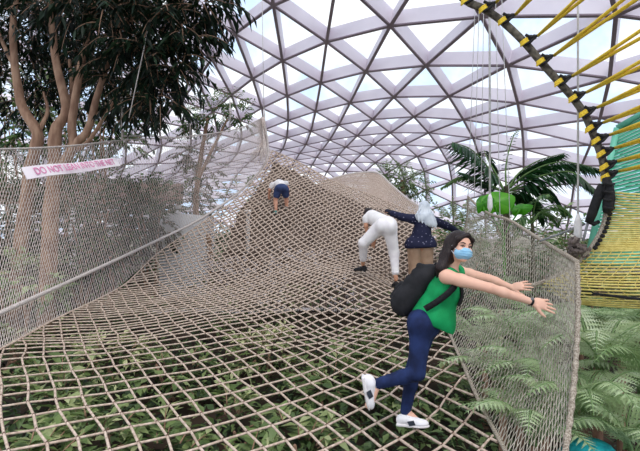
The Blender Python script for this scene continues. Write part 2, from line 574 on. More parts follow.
RNG = 125
S = 4
ring = []
for fam in (0, 1):
    for a in range(-RNG, RNG):
        pts = []
        for b in range(-RNG, RNG):
            n0 = node(a, b) if fam == 0 else node(b, a)
            n1 = node(a, b + 1) if fam == 0 else node(b + 1, a)
            for s in range(S):
                pts.append(n0 + (n1 - n0) * s / S)
        q = np.array(pts)
        ok = inside(q)
        if not ok.any():
            continue
        z = floor_zs(q)
        run = []
        for i in range(len(q) + 1):
            if i < len(q) and ok[i]:
                run.append(Vector((q[i][0], q[i][1], z[i] - (0.004 if fam else 0))))
            else:
                if len(run) > 1:
                    far = run[0].y > 7.5
                    net.tube(run, [(0.0108 if fam == 0 else 0.0096) + 0.0014 * max(0, p_.y - 6) for p_ in run], 4 if far else 6, caps=False, mi=0)
                run = []
kk = [(a, b) for a in range(-RNG, RNG) for b in range(-RNG, RNG)]
q = np.array([node(a, b) for a, b in kk])
ok = inside(q)
z = floor_zs(q)
for i in np.nonzero(ok)[0]:
    net.lump((q[i][0], q[i][1], z[i]), 0.0185 + 0.0013 * max(0, q[i][1] - 6), mi=1)
fn = net.build('climbing_net', [M_ROPE, M_KNOT])
tag(fn, 'large jute rope floor net sloping up into a tall mound under the people', 'net')
MB().tube(LB, 0.014, 6).build('edge_rope', M_ROPE, fn)
MB().tube(RG, 0.02, 6).build('edge_rope', M_ROPE, fn)
MB().tube(RB, 0.017, 6).build('edge_rope', M_BORDER, fn)


# added dark sheet in place of shade under the tall end of the mound
eb = MB()
NXb, NYb = 90, 50
bq = []
for iy in range(NYb + 1):
    for ix in range(NXb + 1):
        x, y = -3.4 + 7.4 * ix / NXb, 10.6 + 4.0 * iy / NYb
        t = min(1.0, max(0.0, (y - 10.9 + 0.3 * max(0.0, x)) / 1.6))
        gz = ground_z(x, y)
        z = gz + max(0.0, floor_z(x, y) - 0.85 + 0.55 * t - gz) * t + 0.06 * noise.noise(Vector((x * 1.3, y * 1.3, 4)))
        eb.v.append(Vector((x, y, z)))
        bq.append((x, y))
okb = inside(np.array(bq))
for iy in range(NYb):
    for ix in range(NXb):
        a = iy * (NXb + 1) + ix
        if okb[a] and okb[a + 1] and okb[a + NXb + 2] and okb[a + NXb + 1]:
            eb.face((a, a + 1, a + NXb + 2, a + NXb + 1))
eo = eb.build('shade_backdrop', mat('dark_brown_shade', srgb(126, 110, 100), srgb(74, 62, 56), 3, 1.0, 0.5))
tag(eo, 'added dark brown backdrop for the shade beneath the tall end of the rope mound', 'backdrop', kind='structure')


# ------------------------------------------------------------------ upright side nets (ruled between a bottom and a top curve)
def ruled(bot, top, bulge=Vector((0, 0, 0))):
    def f(u, v):
        a, b = cval(bot, u), cval(top, u)
        return a.lerp(b, v) + bulge * (4 * v * (1 - v))
    return f


def diamond(mb, f, nu, slope, nv=24, r=0.004, n=4, u0=0.0, u1=1.0, wob=0.0):
    """two families of cords across the surface f(u,v)"""
    for sgn in (1, -1):
        for k in range(int(-nu * slope) - 2, int(nu * (1 + slope)) + 3):
            run = []
            for s in range(nv + 1):
                v = s / nv
                u = k / nu + sgn * slope * (v - 0.5)
                if wob:
                    u += wob * noise.noise(Vector((k * 0.7, v * 6, sgn * 4.0)))
                if u0 <= u <= u1:
                    run.append(f(u, v))
                else:
                    if len(run) > 1:
                        mb.tube(run, r, n, caps=False)
                    run = []
            if len(run) > 1:
                mb.tube(run, r, n, caps=False)
    return mb


SN_T = [P(*q) for q in ((-70, 147, 4.6), (0, 149, 5.6), (68, 146, 7.0), (124, 140, 8.6), (181, 137, 10.4), (215, 133, 11.9), (240, 128, 13.2), (256, 121, 14.2), (263, 117, 14.6))]
SN_B = [P(*q) for q in ((-70, 385, 4.2), (0, 349, 5.2), (53, 320, 6.4), (110, 293, 8.0), (158, 253, 9.9), (203, 222, 11.3), (240, 196, 12.6), (266, 166, 14.0), (271, 150, 14.6))]
fS = ruled(SN_B, SN_T, Vector((-0.12, 0.18, -0.05)))
sm = MB()
diamond(sm, fS, 180, 0.11, 44, 0.0035, 4, wob=0.0012)
sn = sm.build('side_net', M_NET)
tag(sn, 'tall pale fine-meshed side net along the left edge of the rope mound', 'net')
MB().tube([fS(i / 80, 1) for i in range(81)], 0.014, 6).build('top_rope', M_NETROPE, sn)
TH = smooth_curve([P(*q) for q in ((-60, 340, 4.4), (11, 308, 5.45), (90, 272, 7.5), (158, 240, 9.8), (200, 219, 11.2), (238, 193, 12.7), (262, 168, 14.0), (268, 150, 14.4), (264, 118, 14.6))], 70)
MB().tube(TH, 0.03, 8).build('thick_rope', M_NETROPE, sn)
# gathered cords where the net is pulled up to the hanging point
gt_ = MB()
for k in range(16):
    a = fS(0.93 + 0.07 * k / 16, 0.15 + 0.8 * random.random())
    gt_.tube(smooth_curve([P(263 + random.uniform(-2, 2), 117, 14.5), a.lerp(P(266, 140, 14.4), 0.5), P(257 + random.uniform(-8, 10), 160 + random.uniform(-8, 8), 13.8)], 8), 0.012, 4)
gt_.build('gathered_cord', M_NET, sn)

# the warning banner tied to the side net
c00, c10, c11, c01 = P(27.5, 179.5, 5.4), P(120, 166.3, 7.45), P(115.3, 158.3, 7.45), P(21.3, 167.5, 5.4)
wb = MB()
NB = 16
nb = (c10 - c00).cross(c01 - c00).normalized()
if nb.y > 0:
    nb = -nb
for i in range(NB + 1):
    t = i / NB
    off = nb * (0.02 * math.sin(t * 9))
    for q in (c00.lerp(c10, t), c01.lerp(c11, t)):
        for s in (0.006, -0.006):
            wb.v.append(q + off + nb * s)
for i in range(NB):
    a = i * 4
    wb.face((a, a + 4, a + 6, a + 2))
    wb.face((a + 1, a + 3, a + 7, a + 5))
    wb.face((a, a + 1, a + 5, a + 4))
    wb.face((a + 2, a + 6, a + 7, a + 3))
wb.face((0, 2, 3, 1))
wb.face((NB * 4, NB * 4 + 1, NB * 4 + 3, NB * 4 + 2))
M_BAN = mat('pale_banner', srgb(246, 238, 240), srgb(236, 224, 230), 4, 0.6)
M_PINK = mat('faded_pink_print', srgb(226, 150, 186), srgb(216, 136, 174), 4, 0.7)
sg = wb.build('warning_sign', M_BAN, smooth=False)
tag(sg, 'pale banner reading DO NOT LEAN INTO THE NET tied to the left side net', 'sign')


def text_mesh(s, size, name, m, M, parent, w=None):
    cu = bpy.data.curves.new(name, 'FONT')
    cu.body = s
    cu.size = size
    cu.align_x, cu.align_y = 'CENTER', 'CENTER'
    cu.extrude = 0.001
    cu.offset = 0.002
    tmp = bpy.data.objects.new(name + '_tmp', cu)
    COL.objects.link(tmp)
    bpy.context.view_layer.update()
    dg = bpy.context.evaluated_depsgraph_get()
    me = bpy.data.meshes.new_from_object(tmp.evaluated_get(dg))
    bpy.data.objects.remove(tmp)
    bpy.data.curves.remove(cu)
    xs = [v.co.x for v in me.vertices]
    k = w / (max(xs) - min(xs)) if w else 1
    for v in me.vertices:
        v.co.x *= k
    me.transform(M)
    me.materials.clear()
    me.materials.append(m)
    o = bpy.data.objects.new(name, me)
    COL.objects.link(o)
    o.parent = parent
    return o


ex = (c10 - c00).normalized()
ey = (c01 - c00 + c11 - c10).normalized()
ey = (ey - ex * ey.dot(ex)).normalized()
ez = ex.cross(ey)
if ez.dot(nb) < 0:
    ez = -ez
mc = (c00 + c10 + c11 + c01) / 4 + nb * 0.03
MM = Matrix(((ex.x, ey.x, ez.x, mc.x), (ex.y, ey.y, ez.y, mc.y), (ex.z, ey.z, ez.z, mc.z), (0, 0, 0, 1)))
Lb = (c10 - c00).length
text_mesh('DO NOT LEAN INTO THE NET', 0.13, 'lettering', M_PINK, MM, sg, w=Lb * 0.86)

# right side net, behind the woman in green
RN_T = [P(*q) for q in ((468, 197, 8.4), (478, 206, 7.6), (490, 214, 6.9), (509, 220, 6.2), (530, 233, 5.5), (551, 246, 4.7), (566, 255, 4.1), (577, 262, 3.6))]
RN_B = [P(*q) for q in ((449, 270, 8.6), (446, 295, 7.2), (445, 318, 6.2), (456, 350, 5.0), (468, 375, 4.3), (490, 420, 3.6), (512, 470, 3.05), (545, 560, 2.5))]
fR = ruled(RN_B, RN_T, Vector((0.12, 0.10, -0.04)))
rn = MB()
diamond(rn, fR, 74, 0.2, 44, 0.0032, 4, wob=0.0025)
rnet = rn.build('side_net', M_OLIVE)
tag(rnet, 'grey diamond-mesh side net on the right that the woman in green reaches for', 'net')
MB().tube([fR(i / 60, 1) for i in range(61)], 0.02, 8).build('top_rope', M_BORDER, rnet)
MB().tube([fR(1, i / 40) for i in range(41)], [0.016 + 0.007 * (i % 2) for i in range(41)], 8).build('end_rope', M_BORDER, rnet)
MB().tube([fR(0, i / 20) for i in range(21)], 0.014, 6).build('end_rope', M_BORDER, rnet)

# far tan net mound beyond the ridge
FT = [P(*q) for q in ((318, 184, 17.5), (335, 178, 17.5), (352, 174, 17.5), (368, 172.5, 17.5), (379, 174, 17), (392, 186, 16.5), (410, 201, 16), (432, 214, 15.5))]
FB = [P(*q) for q in ((318, 196, 14), (335, 203, 14), (352, 212, 14), (368, 220, 14), (379, 226, 14), (392, 230, 14), (410, 238, 14), (432, 246, 14))]
fF = ruled(FB, FT)
fm = MB()
diamond(fm, fF, 90, 0.10, 12, 0.014, 4)
for k in range(0, 25):
    fm.tube([fF(i / 40, k / 25) for i in range(41)], 0.012, 4, caps=False)
fnet = fm.build('climbing_net', M_TAN)
tag(fnet, 'distant tan net mound beyond the ridge behind the bending woman in white', 'net')
MB().tube([fF(i / 40, 1) for i in range(41)], 0.05, 6).build('edge_rope', M_NETROPE, fnet)

# ------------------------------------------------------------------ yellow rope tunnel at the right
HOOP_PX = [(440, -25), (465, 0), (484, 9), (503, 22), (525, 43), (541, 62), (559, 82), (573, 98), (585, 115), (592, 131), (598, 146), (603, 162), (605, 178), (607, 196), (606, 212), (602, 228), (594, 243), (585, 255), (572, 266), (556, 276), (540, 283), (515, 290)]
HY = 4.5
hp = [P(x, y, HY) for x, y in HOOP_PX]
hc = smooth_curve(hp, 120)
HP1 = 0.62
up = [p for p in hc if p.z > P(0, 180, HY).z]
lo = [p for p in hc if p.z <= P(0, 180, HY).z + 0.03]
tun = MB().tube(up, 0.036, 10).build('rope_tunnel', M_HOOP)
tag(tun, 'yellow rope tunnel hanging on a dark hoop at upper right', 'climbing tunnel')
MB().tube(lo, 0.022, 8).build('lower_hoop_rope', M_BORDER, tun)


def toward(p, dx, dz, L=3.2, n=6, sag=0.0):
    e = p + Vector((dx, -L, dz))
    return [p.lerp(e, i / n) + Vector((0, 0, -sag * math.sin(math.pi * i / n))) for i in range(n + 1)]


KN = [(466, 1), (484, 9), (503, 21), (525, 42), (541, 61.5), (559, 82), (573, 98), (583.5, 113), (589.5, 128), (596, 140), (601, 153), (604, 166), (605, 176)]
for i, (x, y) in enumerate(KN):
    p = P(x, y, HY)
    kb = MB()
    kb.ball(p + Vector((0.035, -0.03, 0.02)), 0.04, 8, 6, (1, 1, 0.9))
    kb.ball(p + Vector((0.075, -0.03, 0.035)), 0.026, 8, 6)
    for s in (-1, 1):
        kb.tube([p + Vector((-0.02, -0.05, 0.05 * s)), p + Vector((0.03, -0.06, 0.02 * s)), p + Vector((0.09, -0.05, 0.04))], 0.014, 6)
    kb.build('lashing', M_BLACK, tun)
    yk = MB()
    for s in (-1, 0, 1):
        yk.tube([p + Vector((-0.055, -0.02, -0.035 + 0.017 * s)), p + Vector((-0.03, -0.045, -0.015 + 0.017 * s)), p + Vector((0.02, -0.045, 0.02 + 0.017 * s))], 0.0095, 6)
    yk.build('yellow_knot', M_YEL, tun)
    q = p + Vector((0.10, -0.05, 0.04))
    for dx, dz in ((0.02, 0.16), (0.16, 0.02)):
        MB().tube(toward(q, dx, dz, 3.6), 0.015, 6).build('yellow_rope', M_YEL, tun)
# lower cords of the tunnel, many and close together
lowcurve = [p for p in smooth_curve([P(x, y, HY) for x, y in ((607, 192), (606, 212), (602, 228), (594, 243), (585, 255), (572, 266), (556, 276), (540, 283), (556, 296), (580, 304))], 64)]
ends = smooth_curve([P(x, y, 3.9) for x, y in ((720, 191), (725, 205), (730, 219), (735, 232), (735, 245), (735, 258), (735, 272), (735, 286), (735, 296), (735, 306))], 64)
yl = MB()
for i in range(0, 65):
    r = 0.0085
    if i > 26 and i % 2:
        continue
    yl.tube([lowcurve[i].lerp(ends[i], k / 8) + Vector((0, 0, -0.03 * math.sin(math.pi * k / 8))) for k in range(9)], r, 4)
for k in range(1, 12):
    t = (k / 12) ** 1.2
    yl.tube([lowcurve[i].lerp(ends[i], t) for i in range(20, 65)], 0.004, 4)
tag(yl.build('yellow_cord_floor', M_YEL2, tun), kind='stuff')
for i in range(2, 34):
    if i < 26:
        MB().ball(lowcurve[i] + Vector((0.03, -0.02, 0)), 0.026, 6, 5).build('cord_knot', M_BLACK, tun) if i % 2 == 0 else None
MB().tube([P(575, 291, 4.45), P(600, 294.5, 4.3), P(640, 299, 4.1), P(700, 306, 3.9)], 0.014, 6).build('dark_line', M_BLACK, tun)
# black padded sleeves on the hoop
sl = MB().tube([P(606, 178, 4.45), P(608, 186, 4.43), P(609, 198, 4.42), P(608, 208, 4.42), P(606, 213, 4.42)], [0.035, 0.05, 0.055, 0.05, 0.03], 10)
for y in (183, 191, 199, 207):
    sl.tube([P(603, y, 4.38), P(609, y + 1.5, 4.36), P(614, y + 1, 4.4)], 0.014, 6)
sl.build('black_sleeve', M_BLACK, tun)
st = thing('tension_strut', 'black sleeved tension strut leaning down left from the hoop', 'strut', P(592, 225, 4.5))
MB().tube([P(602, 184, 4.42), P(599.5, 192, 4.44), P(592, 214, 4.5), P(588.5, 223, 4.52)], [0.03, 0.045, 0.045, 0.036], 10).build('sleeve', M_BLACK, st)
MB().tube([P(589, 221, 4.52), P(594, 224, 4.5), P(599, 221.5, 4.5)], [0.025, 0.024, 0.018], 8).build('sleeve_tail', M_BLACK, st)
MB().tube([P(588, 222, 4.52), P(583, 241, 4.5)], 0.012, 6).build('rod', M_METAL, st)
kb = MB()
for _ in range(26):
    q_ = P(579 + random.uniform(-8, 6), 247 + random.uniform(-7, 8), 4.45 + random.uniform(-0.06, 0.06))
    kb.tube(smooth_curve([q_ + rv_(0.05), q_ + rv_(0.04), q_ + rv_(0.06), q_ + rv_(0.05)], 8), random.uniform(0.010, 0.018), 6)
kb.build('lashed_knot', mat('grey_brown_lashing', srgb(130, 116, 110), srgb(84, 74, 72), 30, 0.9, 0.5), st)

# hanging cables
ci = 0


def cable(pts, r, label, m=M_WHITE, fit=None):
    o = MB().tube(pts, r, 6).build('hanging_cable', m)
    tag(o, label, 'cable', 'white cables hanging from the roof')
    if fit is not None:
        MB().tube([fit + Vector((0, 0, 0.0)), fit + Vector((0, 0, 0.07)), fit + Vector((0, 0, 0.2)), fit + Vector((0, 0, 0.28))], [0.015, 0.04, 0.035, 0.012], 8).build('turnbuckle', M_WHITE, o)
    return o


def roof_hit(x, y):
    """height of the steel shell above a spot"""
    best, bz = 1e9, 9
    for k, p in Nn.items():
        d = (p.x - x) ** 2 + (p.y - y) ** 2
        if d < best:
            best, bz = d, p.z
    return bz


a = P(490, 212, 6.8)
cable([a, Vector((a.x - 0.02, a.y, roof_hit(a.x, a.y)))], 0.016, 'thick white cable with turnbuckle holding up the middle of the right side net rim', fit=a)
a = P(578, 242, 4.6)
cable([a, Vector((a.x, a.y, roof_hit(a.x, a.y)))], 0.010, 'straight white cable rising from the grey lashed knot beside the hoop', fit=a)
TOPA = P(486, 20, 7.4)
TOPA = Vector((TOPA.x, TOPA.y, roof_hit(TOPA.x, TOPA.y)))
for x, y, Y, lab in ((468, 197, 8.4, 'thin white cord running to the left tip of the right side net'), (474, 203, 7.9, 'thin white cord beside the left tip of the right side net, second from the tip'),
                     (481, 208, 7.4, 'thin white cord passing just left of the broad bright leaves'), (500, 217, 6.5, 'thin white cord over the broad bright leaves, right of the turnbuckle'),
                     (510, 220, 6.2, 'thin white cord meeting the net rim at the right end of the broad leaves')):
    a = P(x, y, Y)
    cable([a, a.lerp(TOPA, 0.5) + Vector((0.02, 0, 0)), TOPA], 0.0055, lab)
a = P(264, 118, 14.6)
cable([a, Vector((a.x - 0.1, a.y, roof_hit(a.x, a.y)))], 0.012, 'white cable holding the gathered peak of the left side net', fit=a)
a = P(122, 140, 8.5)
cable([a, P(121.5, 30, 8.5)], 0.016, 'thick vertical pale rope in front of the left tree, down to the net rim', M_NETROPE)
a = P(132, 106, 7.2)
cable([P(129, 118, 7.2), P(150, 20, 7.2)], 0.008, 'slanting pale rope among the drooping leaves of the left tree', M_NETROPE)
a = P(189, 137, 8.4)
cable([P(190, 136, 10.5), P(190, 108, 10.5)], 0.016, 'short pale rope from the net rim in front of the small tree, left one', M_NETROPE)
cable([P(230, 131, 12.7), P(230, 100, 12.7)], 0.016, 'short pale rope from the net rim beside the peak, right of the small tree', M_NETROPE)
hb = MB().tube(smooth_curve([P(540, 241, 4.9), P(562, 233, 4.75), P(585, 224, 4.6)], 12), 0.012, 6).build('steel_cable', M_METAL)
tag(hb, 'grey steel cable slanting from net rim to the black strut', 'cable')
hb = MB().tube([P(124, 136, 8.7), P(150, 136, 9.5), P(180, 138, 10.4)], 0.016, 6).build('net_rim_cable', M_NETROPE)
tag(hb, 'level dark pale rope along the net rim right of the tree', 'cable')

# green shade screen behind the tunnel
M_TEAL = mat('teal_green_screen', srgb(96, 190, 156), srgb(70, 158, 128), 3, 0.6, stretch=(1, 1, 8))
M_PALEG = mat('pale_green_frame', srgb(120, 196, 170), srgb(84, 160, 134), 2, 0.5)
gs = MB()
g0, g1, g2, g3 = P(587, 262, 7), P(700, 268, 6.4), P(700, 80, 6.4), P(617, 128, 7)
nG = 40
for i in range(nG):
    a0, a1 = i / nG, (i + 0.8) / nG
    b = len(gs.v)
    gs.v += [g0.lerp(g3, a0), g1.lerp(g2, a0), g1.lerp(g2, a1) + Vector((0, 0.04, 0)), g0.lerp(g3, a1) + Vector((0, 0.04, 0))]
    gs.face((b, b + 1, b + 2, b + 3))
go = gs.build('shade_screen', M_TEAL, smooth=False)
tag(go, 'teal green slatted screen behind the yellow ropes at right edge', 'screen')
fr_ = MB()
for a, b in ((g0, g3), (g3, g2), (g0, g1)):
    fr_.tube([a, b], 0.045, 8)
fr_.build('frame', M_PALEG, go)

# ------------------------------------------------------------------ plants
def rv(s=1.0):
    return Vector((random.uniform(-s, s), random.uniform(-s, s), random.uniform(-s, s)))


def spray(mb, tw, p, d, L, nl, ll, lw, tint, droop=0.5, hang=0.4):
    """a leafy twig: a drooping stem with alternate leaves"""
    d = d.normalized()
    pts = []
    q = p.copy()
    for i in range(6):
        pts.append(q.copy())
        d = (d + Vector((0, 0, -droop / 6))).normalized()
        q = q + d * (L / 5)
    if tw is not None:
        tw.tube(pts, [0.010, 0.009, 0.008, 0.006, 0.005, 0.003], 4, mi=1)
    for k in range(nl):
        t = (k + 0.6) / nl
        i = min(int(t * 5), 4)
        c = pts[i].lerp(pts[i + 1], t * 5 - i)
        dd = (pts[i + 1] - pts[i]).normalized()
        s = dd.cross(Vector((0, 0, 1)))
        if s.length < 0.05:
            s = dd.orthogonal()
        s.normalize()
        ld = dd * 0.6 + s * (1 if k % 2 else -1) * random.uniform(0.4, 1.0) + Vector((0, 0, -hang * random.uniform(0.3, 1.4))) + rv(0.25)
        mb.leaf(c, ld, Vector((0, 0, 1)) + rv(0.4), ll * random.uniform(0.7, 1.25), lw * random.uniform(0.8, 1.2), min(1, max(0, tint + random.uniform(-0.22, 0.22))), droop=0.12)


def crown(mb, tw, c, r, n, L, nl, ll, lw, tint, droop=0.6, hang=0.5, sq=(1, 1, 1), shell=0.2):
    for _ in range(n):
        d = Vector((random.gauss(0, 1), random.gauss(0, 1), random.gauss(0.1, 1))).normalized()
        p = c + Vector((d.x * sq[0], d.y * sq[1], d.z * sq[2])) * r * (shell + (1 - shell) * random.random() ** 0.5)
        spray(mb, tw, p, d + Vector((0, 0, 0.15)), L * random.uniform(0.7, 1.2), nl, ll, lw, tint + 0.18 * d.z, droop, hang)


# --- the two big trees on the left
def stem_tube(mb, px, Y, r0, r1, n=10, steps=24, wob=0.02):
    pts = smooth_curve([P(x, y, Y + dy) for x, y, dy in px], steps)
    pts = [p + Vector((noise.noise(p * 2.0), noise.noise(p * 2.0 + Vector((7, 0, 0))), 0)) * wob for p in pts]
    rr = [r0 + (r1 - r0) * i / steps for i in range(steps + 1)]
    rr = [a * (1 + 0.10 * noise.noise(p * 5.0)) for a, p in zip(rr, pts)]
    mb.tube(pts, rr, n)
    return pts


ta = thing('tree', 'slender curving pale-barked trunk, leftmost tree behind the side net', 'tree', P(18, 330, 9.0))
m = MB()
stem_tube(m, [(14, 330, 0), (20, 257, 0), (28, 185, 0), (36, 146, 0), (37, 132, 0), (21, 103, 0), (15, 67, 0), (13, 27, 0), (18, -20, 0)], 9.0, 0.15, 0.05)
m.build('trunk', M_BARK, ta)
m = MB()
stem_tube(m, [(37, 135, 0), (47, 112, 0.2), (44, 92, 0.4)], 9.0, 0.05, 0.02)
stem_tube(m, [(15, 67, 0), (2, 40, 0.3), (-10, 10, 0.4)], 9.0, 0.05, 0.02)
m.build('branch', M_BARK, ta)
tb_ = thing('tree', 'big multi-stemmed tan tree with dark drooping leaves behind the side net', 'tree', P(50, 330, 8.6))
m = MB()
stem_tube(m, [(46, 335, 0), (48, 275, 0), (51, 215, 0), (54, 168, 0), (55, 146, 0), (57, 127, 0), (66, 112, 0.05), (61, 83, 0.1), (54, 50, 0.2), (50, 0, 0.3), (48, -40, 0.3)], 8.6, 0.16, 0.042)
m.build('trunk', M_BARK, tb_)
for pts, r0, r1 in (([(53, 190, 0), (66, 160, -0.1), (73, 143, -0.1), (72, 123, -0.1), (77, 87, -0.1), (83, 57, -0.15), (91, 27, -0.2), (100, -30, -0.2)], 0.09, 0.048),
                    ([(62, 170, -0.1), (77, 143, -0.2), (88, 130, -0.25), (97, 97, -0.3), (110, 50, -0.4), (122, 0, -0.5)], 0.078, 0.045),
                    ([(78, 150, -0.2), (90, 140, -0.3), (103, 120, -0.4), (116, 98, -0.5)], 0.045, 0.02),
                    ([(66, 112, 0.05), (72, 92, 0.3), (70, 60, 0.5)], 0.06, 0.03),
                    ([(91, 27, -0.2), (140, 18, -0.6), (185, 6, -0.9)], 0.05, 0.02),
                    ([(110, 50, -0.4), (140, 50, -0.6), (168, 62, -0.8)], 0.04, 0.015)):
    m = MB()
    stem_tube(m, pts, 8.6, r0, r1)
    m.build('stem', M_BARK, tb_)
CLA = [(-10, 10, 8.4, 0.9, 34), (15, 15, 9.6, 1.0, 40), (25, -15, 8.6, 0.9, 34), (8, 55, 9.9, 0.85, 30), (30, 66, 10.0, 0.8, 28), (42, 35, 9.8, 0.9, 36), (-8, 88, 10, 0.6, 16), (32, 100, 10.2, 0.6, 18)]
CLB = [(60, 5, 8.9, 0.9, 40), (85, -12, 7.2, 0.7, 36), (108, -8, 7.0, 0.7, 36), (75, 42, 9.6, 0.85, 34), (112, 42, 9.2, 0.8, 36), (132, 22, 7.2, 0.65, 36), (160, 12, 7.0, 0.55, 30), (180, 0, 6.9, 0.5, 28), (197, -10, 6.9, 0.45, 20), (138, 58, 7.8, 0.55, 32),
       (154, 52, 7.4, 0.45, 24), (170, 60, 7.2, 0.36, 18), (179, 70, 7.2, 0.2, 9), (118, 75, 8.8, 0.6, 28), (135, 86, 7.8, 0.42, 22), (150, 95, 7.4, 0.32, 14), (122, 104, 8.6, 0.42, 16), (100, 80, 9.5, 0.65, 26), (203, 6, 6.9, 0.26, 10), (95, 22, 9.6, 0.9, 36), (160, 102, 7.4, 0.18, 7), (70, -35, 8.2, 1, 36), (130, -25, 7.6, 0.9, 34), (60, 75, 10, 0.7, 24), (190, 35, 7.0, 0.2, 8)]
for t_, CL in ((ta, CLA), (tb_, CLB)):
    lf = tw = MB()
    for x, y, Y, r, n in CL:
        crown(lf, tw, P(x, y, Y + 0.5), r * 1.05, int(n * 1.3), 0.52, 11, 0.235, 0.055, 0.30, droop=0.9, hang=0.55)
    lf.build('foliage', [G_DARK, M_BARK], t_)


def bush(c, r, label, m, ll=0.16, lw=0.07, n=60, tint=0.45, sq=(1, 1, 1), group=None, cat='bush', name='bush', trunk=False, base=None):
    c = Vector(c)
    lf = tw = MB()
    b = Vector((c.x, c.y, ground_z(c.x, c.y) if base is None else base))
    crown(lf, tw, c, r, n, 0.4 * max(0.6, r), 9, ll, lw, tint, droop=0.4, hang=0.2, sq=sq)
    o = thing(name, label, cat, b, group)
    lf.build('foliage', [m, M_BARK], o)
    for _ in range(3):
        e = c + rv(0.5) * r
        MB().tube(smooth_curve([b + Vector((random.uniform(-0.1, 0.1), random.uniform(-0.1, 0.1), -0.05)), (b + e) / 2 + rv(0.1), e], 6), [0.03 * (1 - i / 9) + 0.008 for i in range(7)], 5).build('stem', M_BARK, o)
    return o


GB = 'bushes behind the left trees'
for x, y, Y, r, lab, n, ti, sq in (
        (8, 128, 13.5, 1.3, 'bright leafy bush at far left behind the slender trunk', 90, 0.62, (1.2, 1, 1)),
        (62, 122, 14.5, 1.4, 'leafy bush seen between the stems of the big tree', 90, 0.55, (1.2, 1, 1)),
        (105, 128, 13.5, 1.0, 'leafy bush right of the big tree stems above the net rim', 70, 0.5, (1.2, 1, 1)),
        (30, 85, 17, 2.2, 'tall dark bush high behind the slender trunk', 130, 0.25, (1.3, 1, 1)),
        (85, 95, 17, 2.0, 'tall dark bush high behind the big tree', 130, 0.25, (1.3, 1, 1)),
        (10, 225, 10.5, 1.0, 'dark green bush low behind the slender trunk seen through the net', 190, 0.28, (1.2, 1, 1)),
        (82, 225, 10.5, 1.0, 'dark green bush just right of the tan trunk seen through the net', 200, 0.25, (1.3, 1, 1)),
        (122, 225, 13.2, 1.0, 'dark green bush left of the white plinth seen through the net', 200, 0.2, (1.2, 1, 1)),
        (150, 215, 11.5, 0.8, 'dark bush immediately behind the white plinth', 130, 0.2, (1, 1, 1)),
        (105, 262, 10.6, 0.6, 'low green bush in front of the white plinth, through the net', 60, 0.5, (1.5, 1, 0.8)),
        (25, 280, 8.6, 0.6, 'yellow-green low bush at the foot of the tan trunk', 60, 0.8, (1.3, 1, 0.8))):
    bush(P(x, y, Y), r, lab, G_BUSH, 0.2 if Y > 12 else 0.17, 0.09, n, ti, sq)

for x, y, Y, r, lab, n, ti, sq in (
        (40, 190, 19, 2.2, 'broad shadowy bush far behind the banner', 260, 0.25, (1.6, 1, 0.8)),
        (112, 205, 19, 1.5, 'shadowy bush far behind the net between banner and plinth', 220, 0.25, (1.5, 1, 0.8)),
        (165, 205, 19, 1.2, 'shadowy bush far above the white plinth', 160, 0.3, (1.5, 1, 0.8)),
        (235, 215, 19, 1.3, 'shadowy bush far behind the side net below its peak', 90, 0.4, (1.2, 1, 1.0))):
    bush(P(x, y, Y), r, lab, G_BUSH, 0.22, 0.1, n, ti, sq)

# small pale tree behind the side net
t = thing('tree', 'small grey-green tree behind the peak of the left side net', 'tree', P(197, 262, 15.8))
m = MB()
stem_tube(m, [(197, 262, 0), (196, 200, 0), (202, 150, 0), (208, 118, 0)], 15.8, 0.12, 0.05)
stem_tube(m, [(198, 180, 0), (212, 150, 0), (228, 118, 0)], 15.8, 0.07, 0.03)
m.build('trunk', M_BARK, t)
lf = tw = MB()
for x, y, r, n in ((198, 118, 0.42, 26), (212, 112, 0.42, 26), (228, 108, 0.4, 24), (240, 118, 0.3, 16), (190, 150, 0.5, 30), (203, 165, 0.55, 34), (192, 185, 0.5, 26), (188, 125, 0.3, 14), (236, 103, 0.2, 8)):
    crown(lf, tw, P(x, y, 15.8), r * 1.25, n, 0.42, 10, 0.17, 0.06, 0.45 if y < 130 else 0.2, 0.6, 0.4)
lf.build('foliage', [G_BUSH, M_BARK], t)

# far tree between the far mound and the dome
t = thing('tree', 'hazy round green tree far behind the distant tan net mound', 'tree', P(404, 245, 27))
m = MB()
stem_tube(m, [(404, 250, 0), (403, 200, 0), (402, 180, 0)], 27, 0.2, 0.1)
m.build('trunk', M_BARK, t)
lf = MB()
for x, y, r, n in ((390, 180, 0.75, 60), (403, 178, 0.9, 70), (414, 186, 0.8, 60), (398, 194, 0.9, 60), (412, 200, 0.8, 50), (385, 172, 0.45, 24)):
    crown(lf, None, P(x, y, 27), r, n, 0.5, 8, 0.2, 0.10, 0.5, 0.4, 0.3)
lf.build('foliage', G_SMALL, t)
for x, y, Y, r, lab in ((446, 222, 20, 1.0, 'grey-green shrub far behind, right of the person in the white headscarf'), (465, 232, 19, 0.9, 'grey-green shrub far behind the right side net'),
                        (540, 262, 12, 1.3, 'leafy shrub behind the right side net below the palm'), (505, 262, 11, 1.2, 'leafy shrub behind the middle of the right side net'),
                        (590, 285, 9, 0.9, 'leafy shrub under the yellow cords of the rope tunnel'), (470, 268, 11, 1.0, 'leafy shrub behind the head of the woman in green')):
    bush(P(x, y, Y), r, lab, G_SMALL if Y > 15 else G_BUSH, 0.2, 0.09, 80, 0.5, (1.4, 1, 0.9))

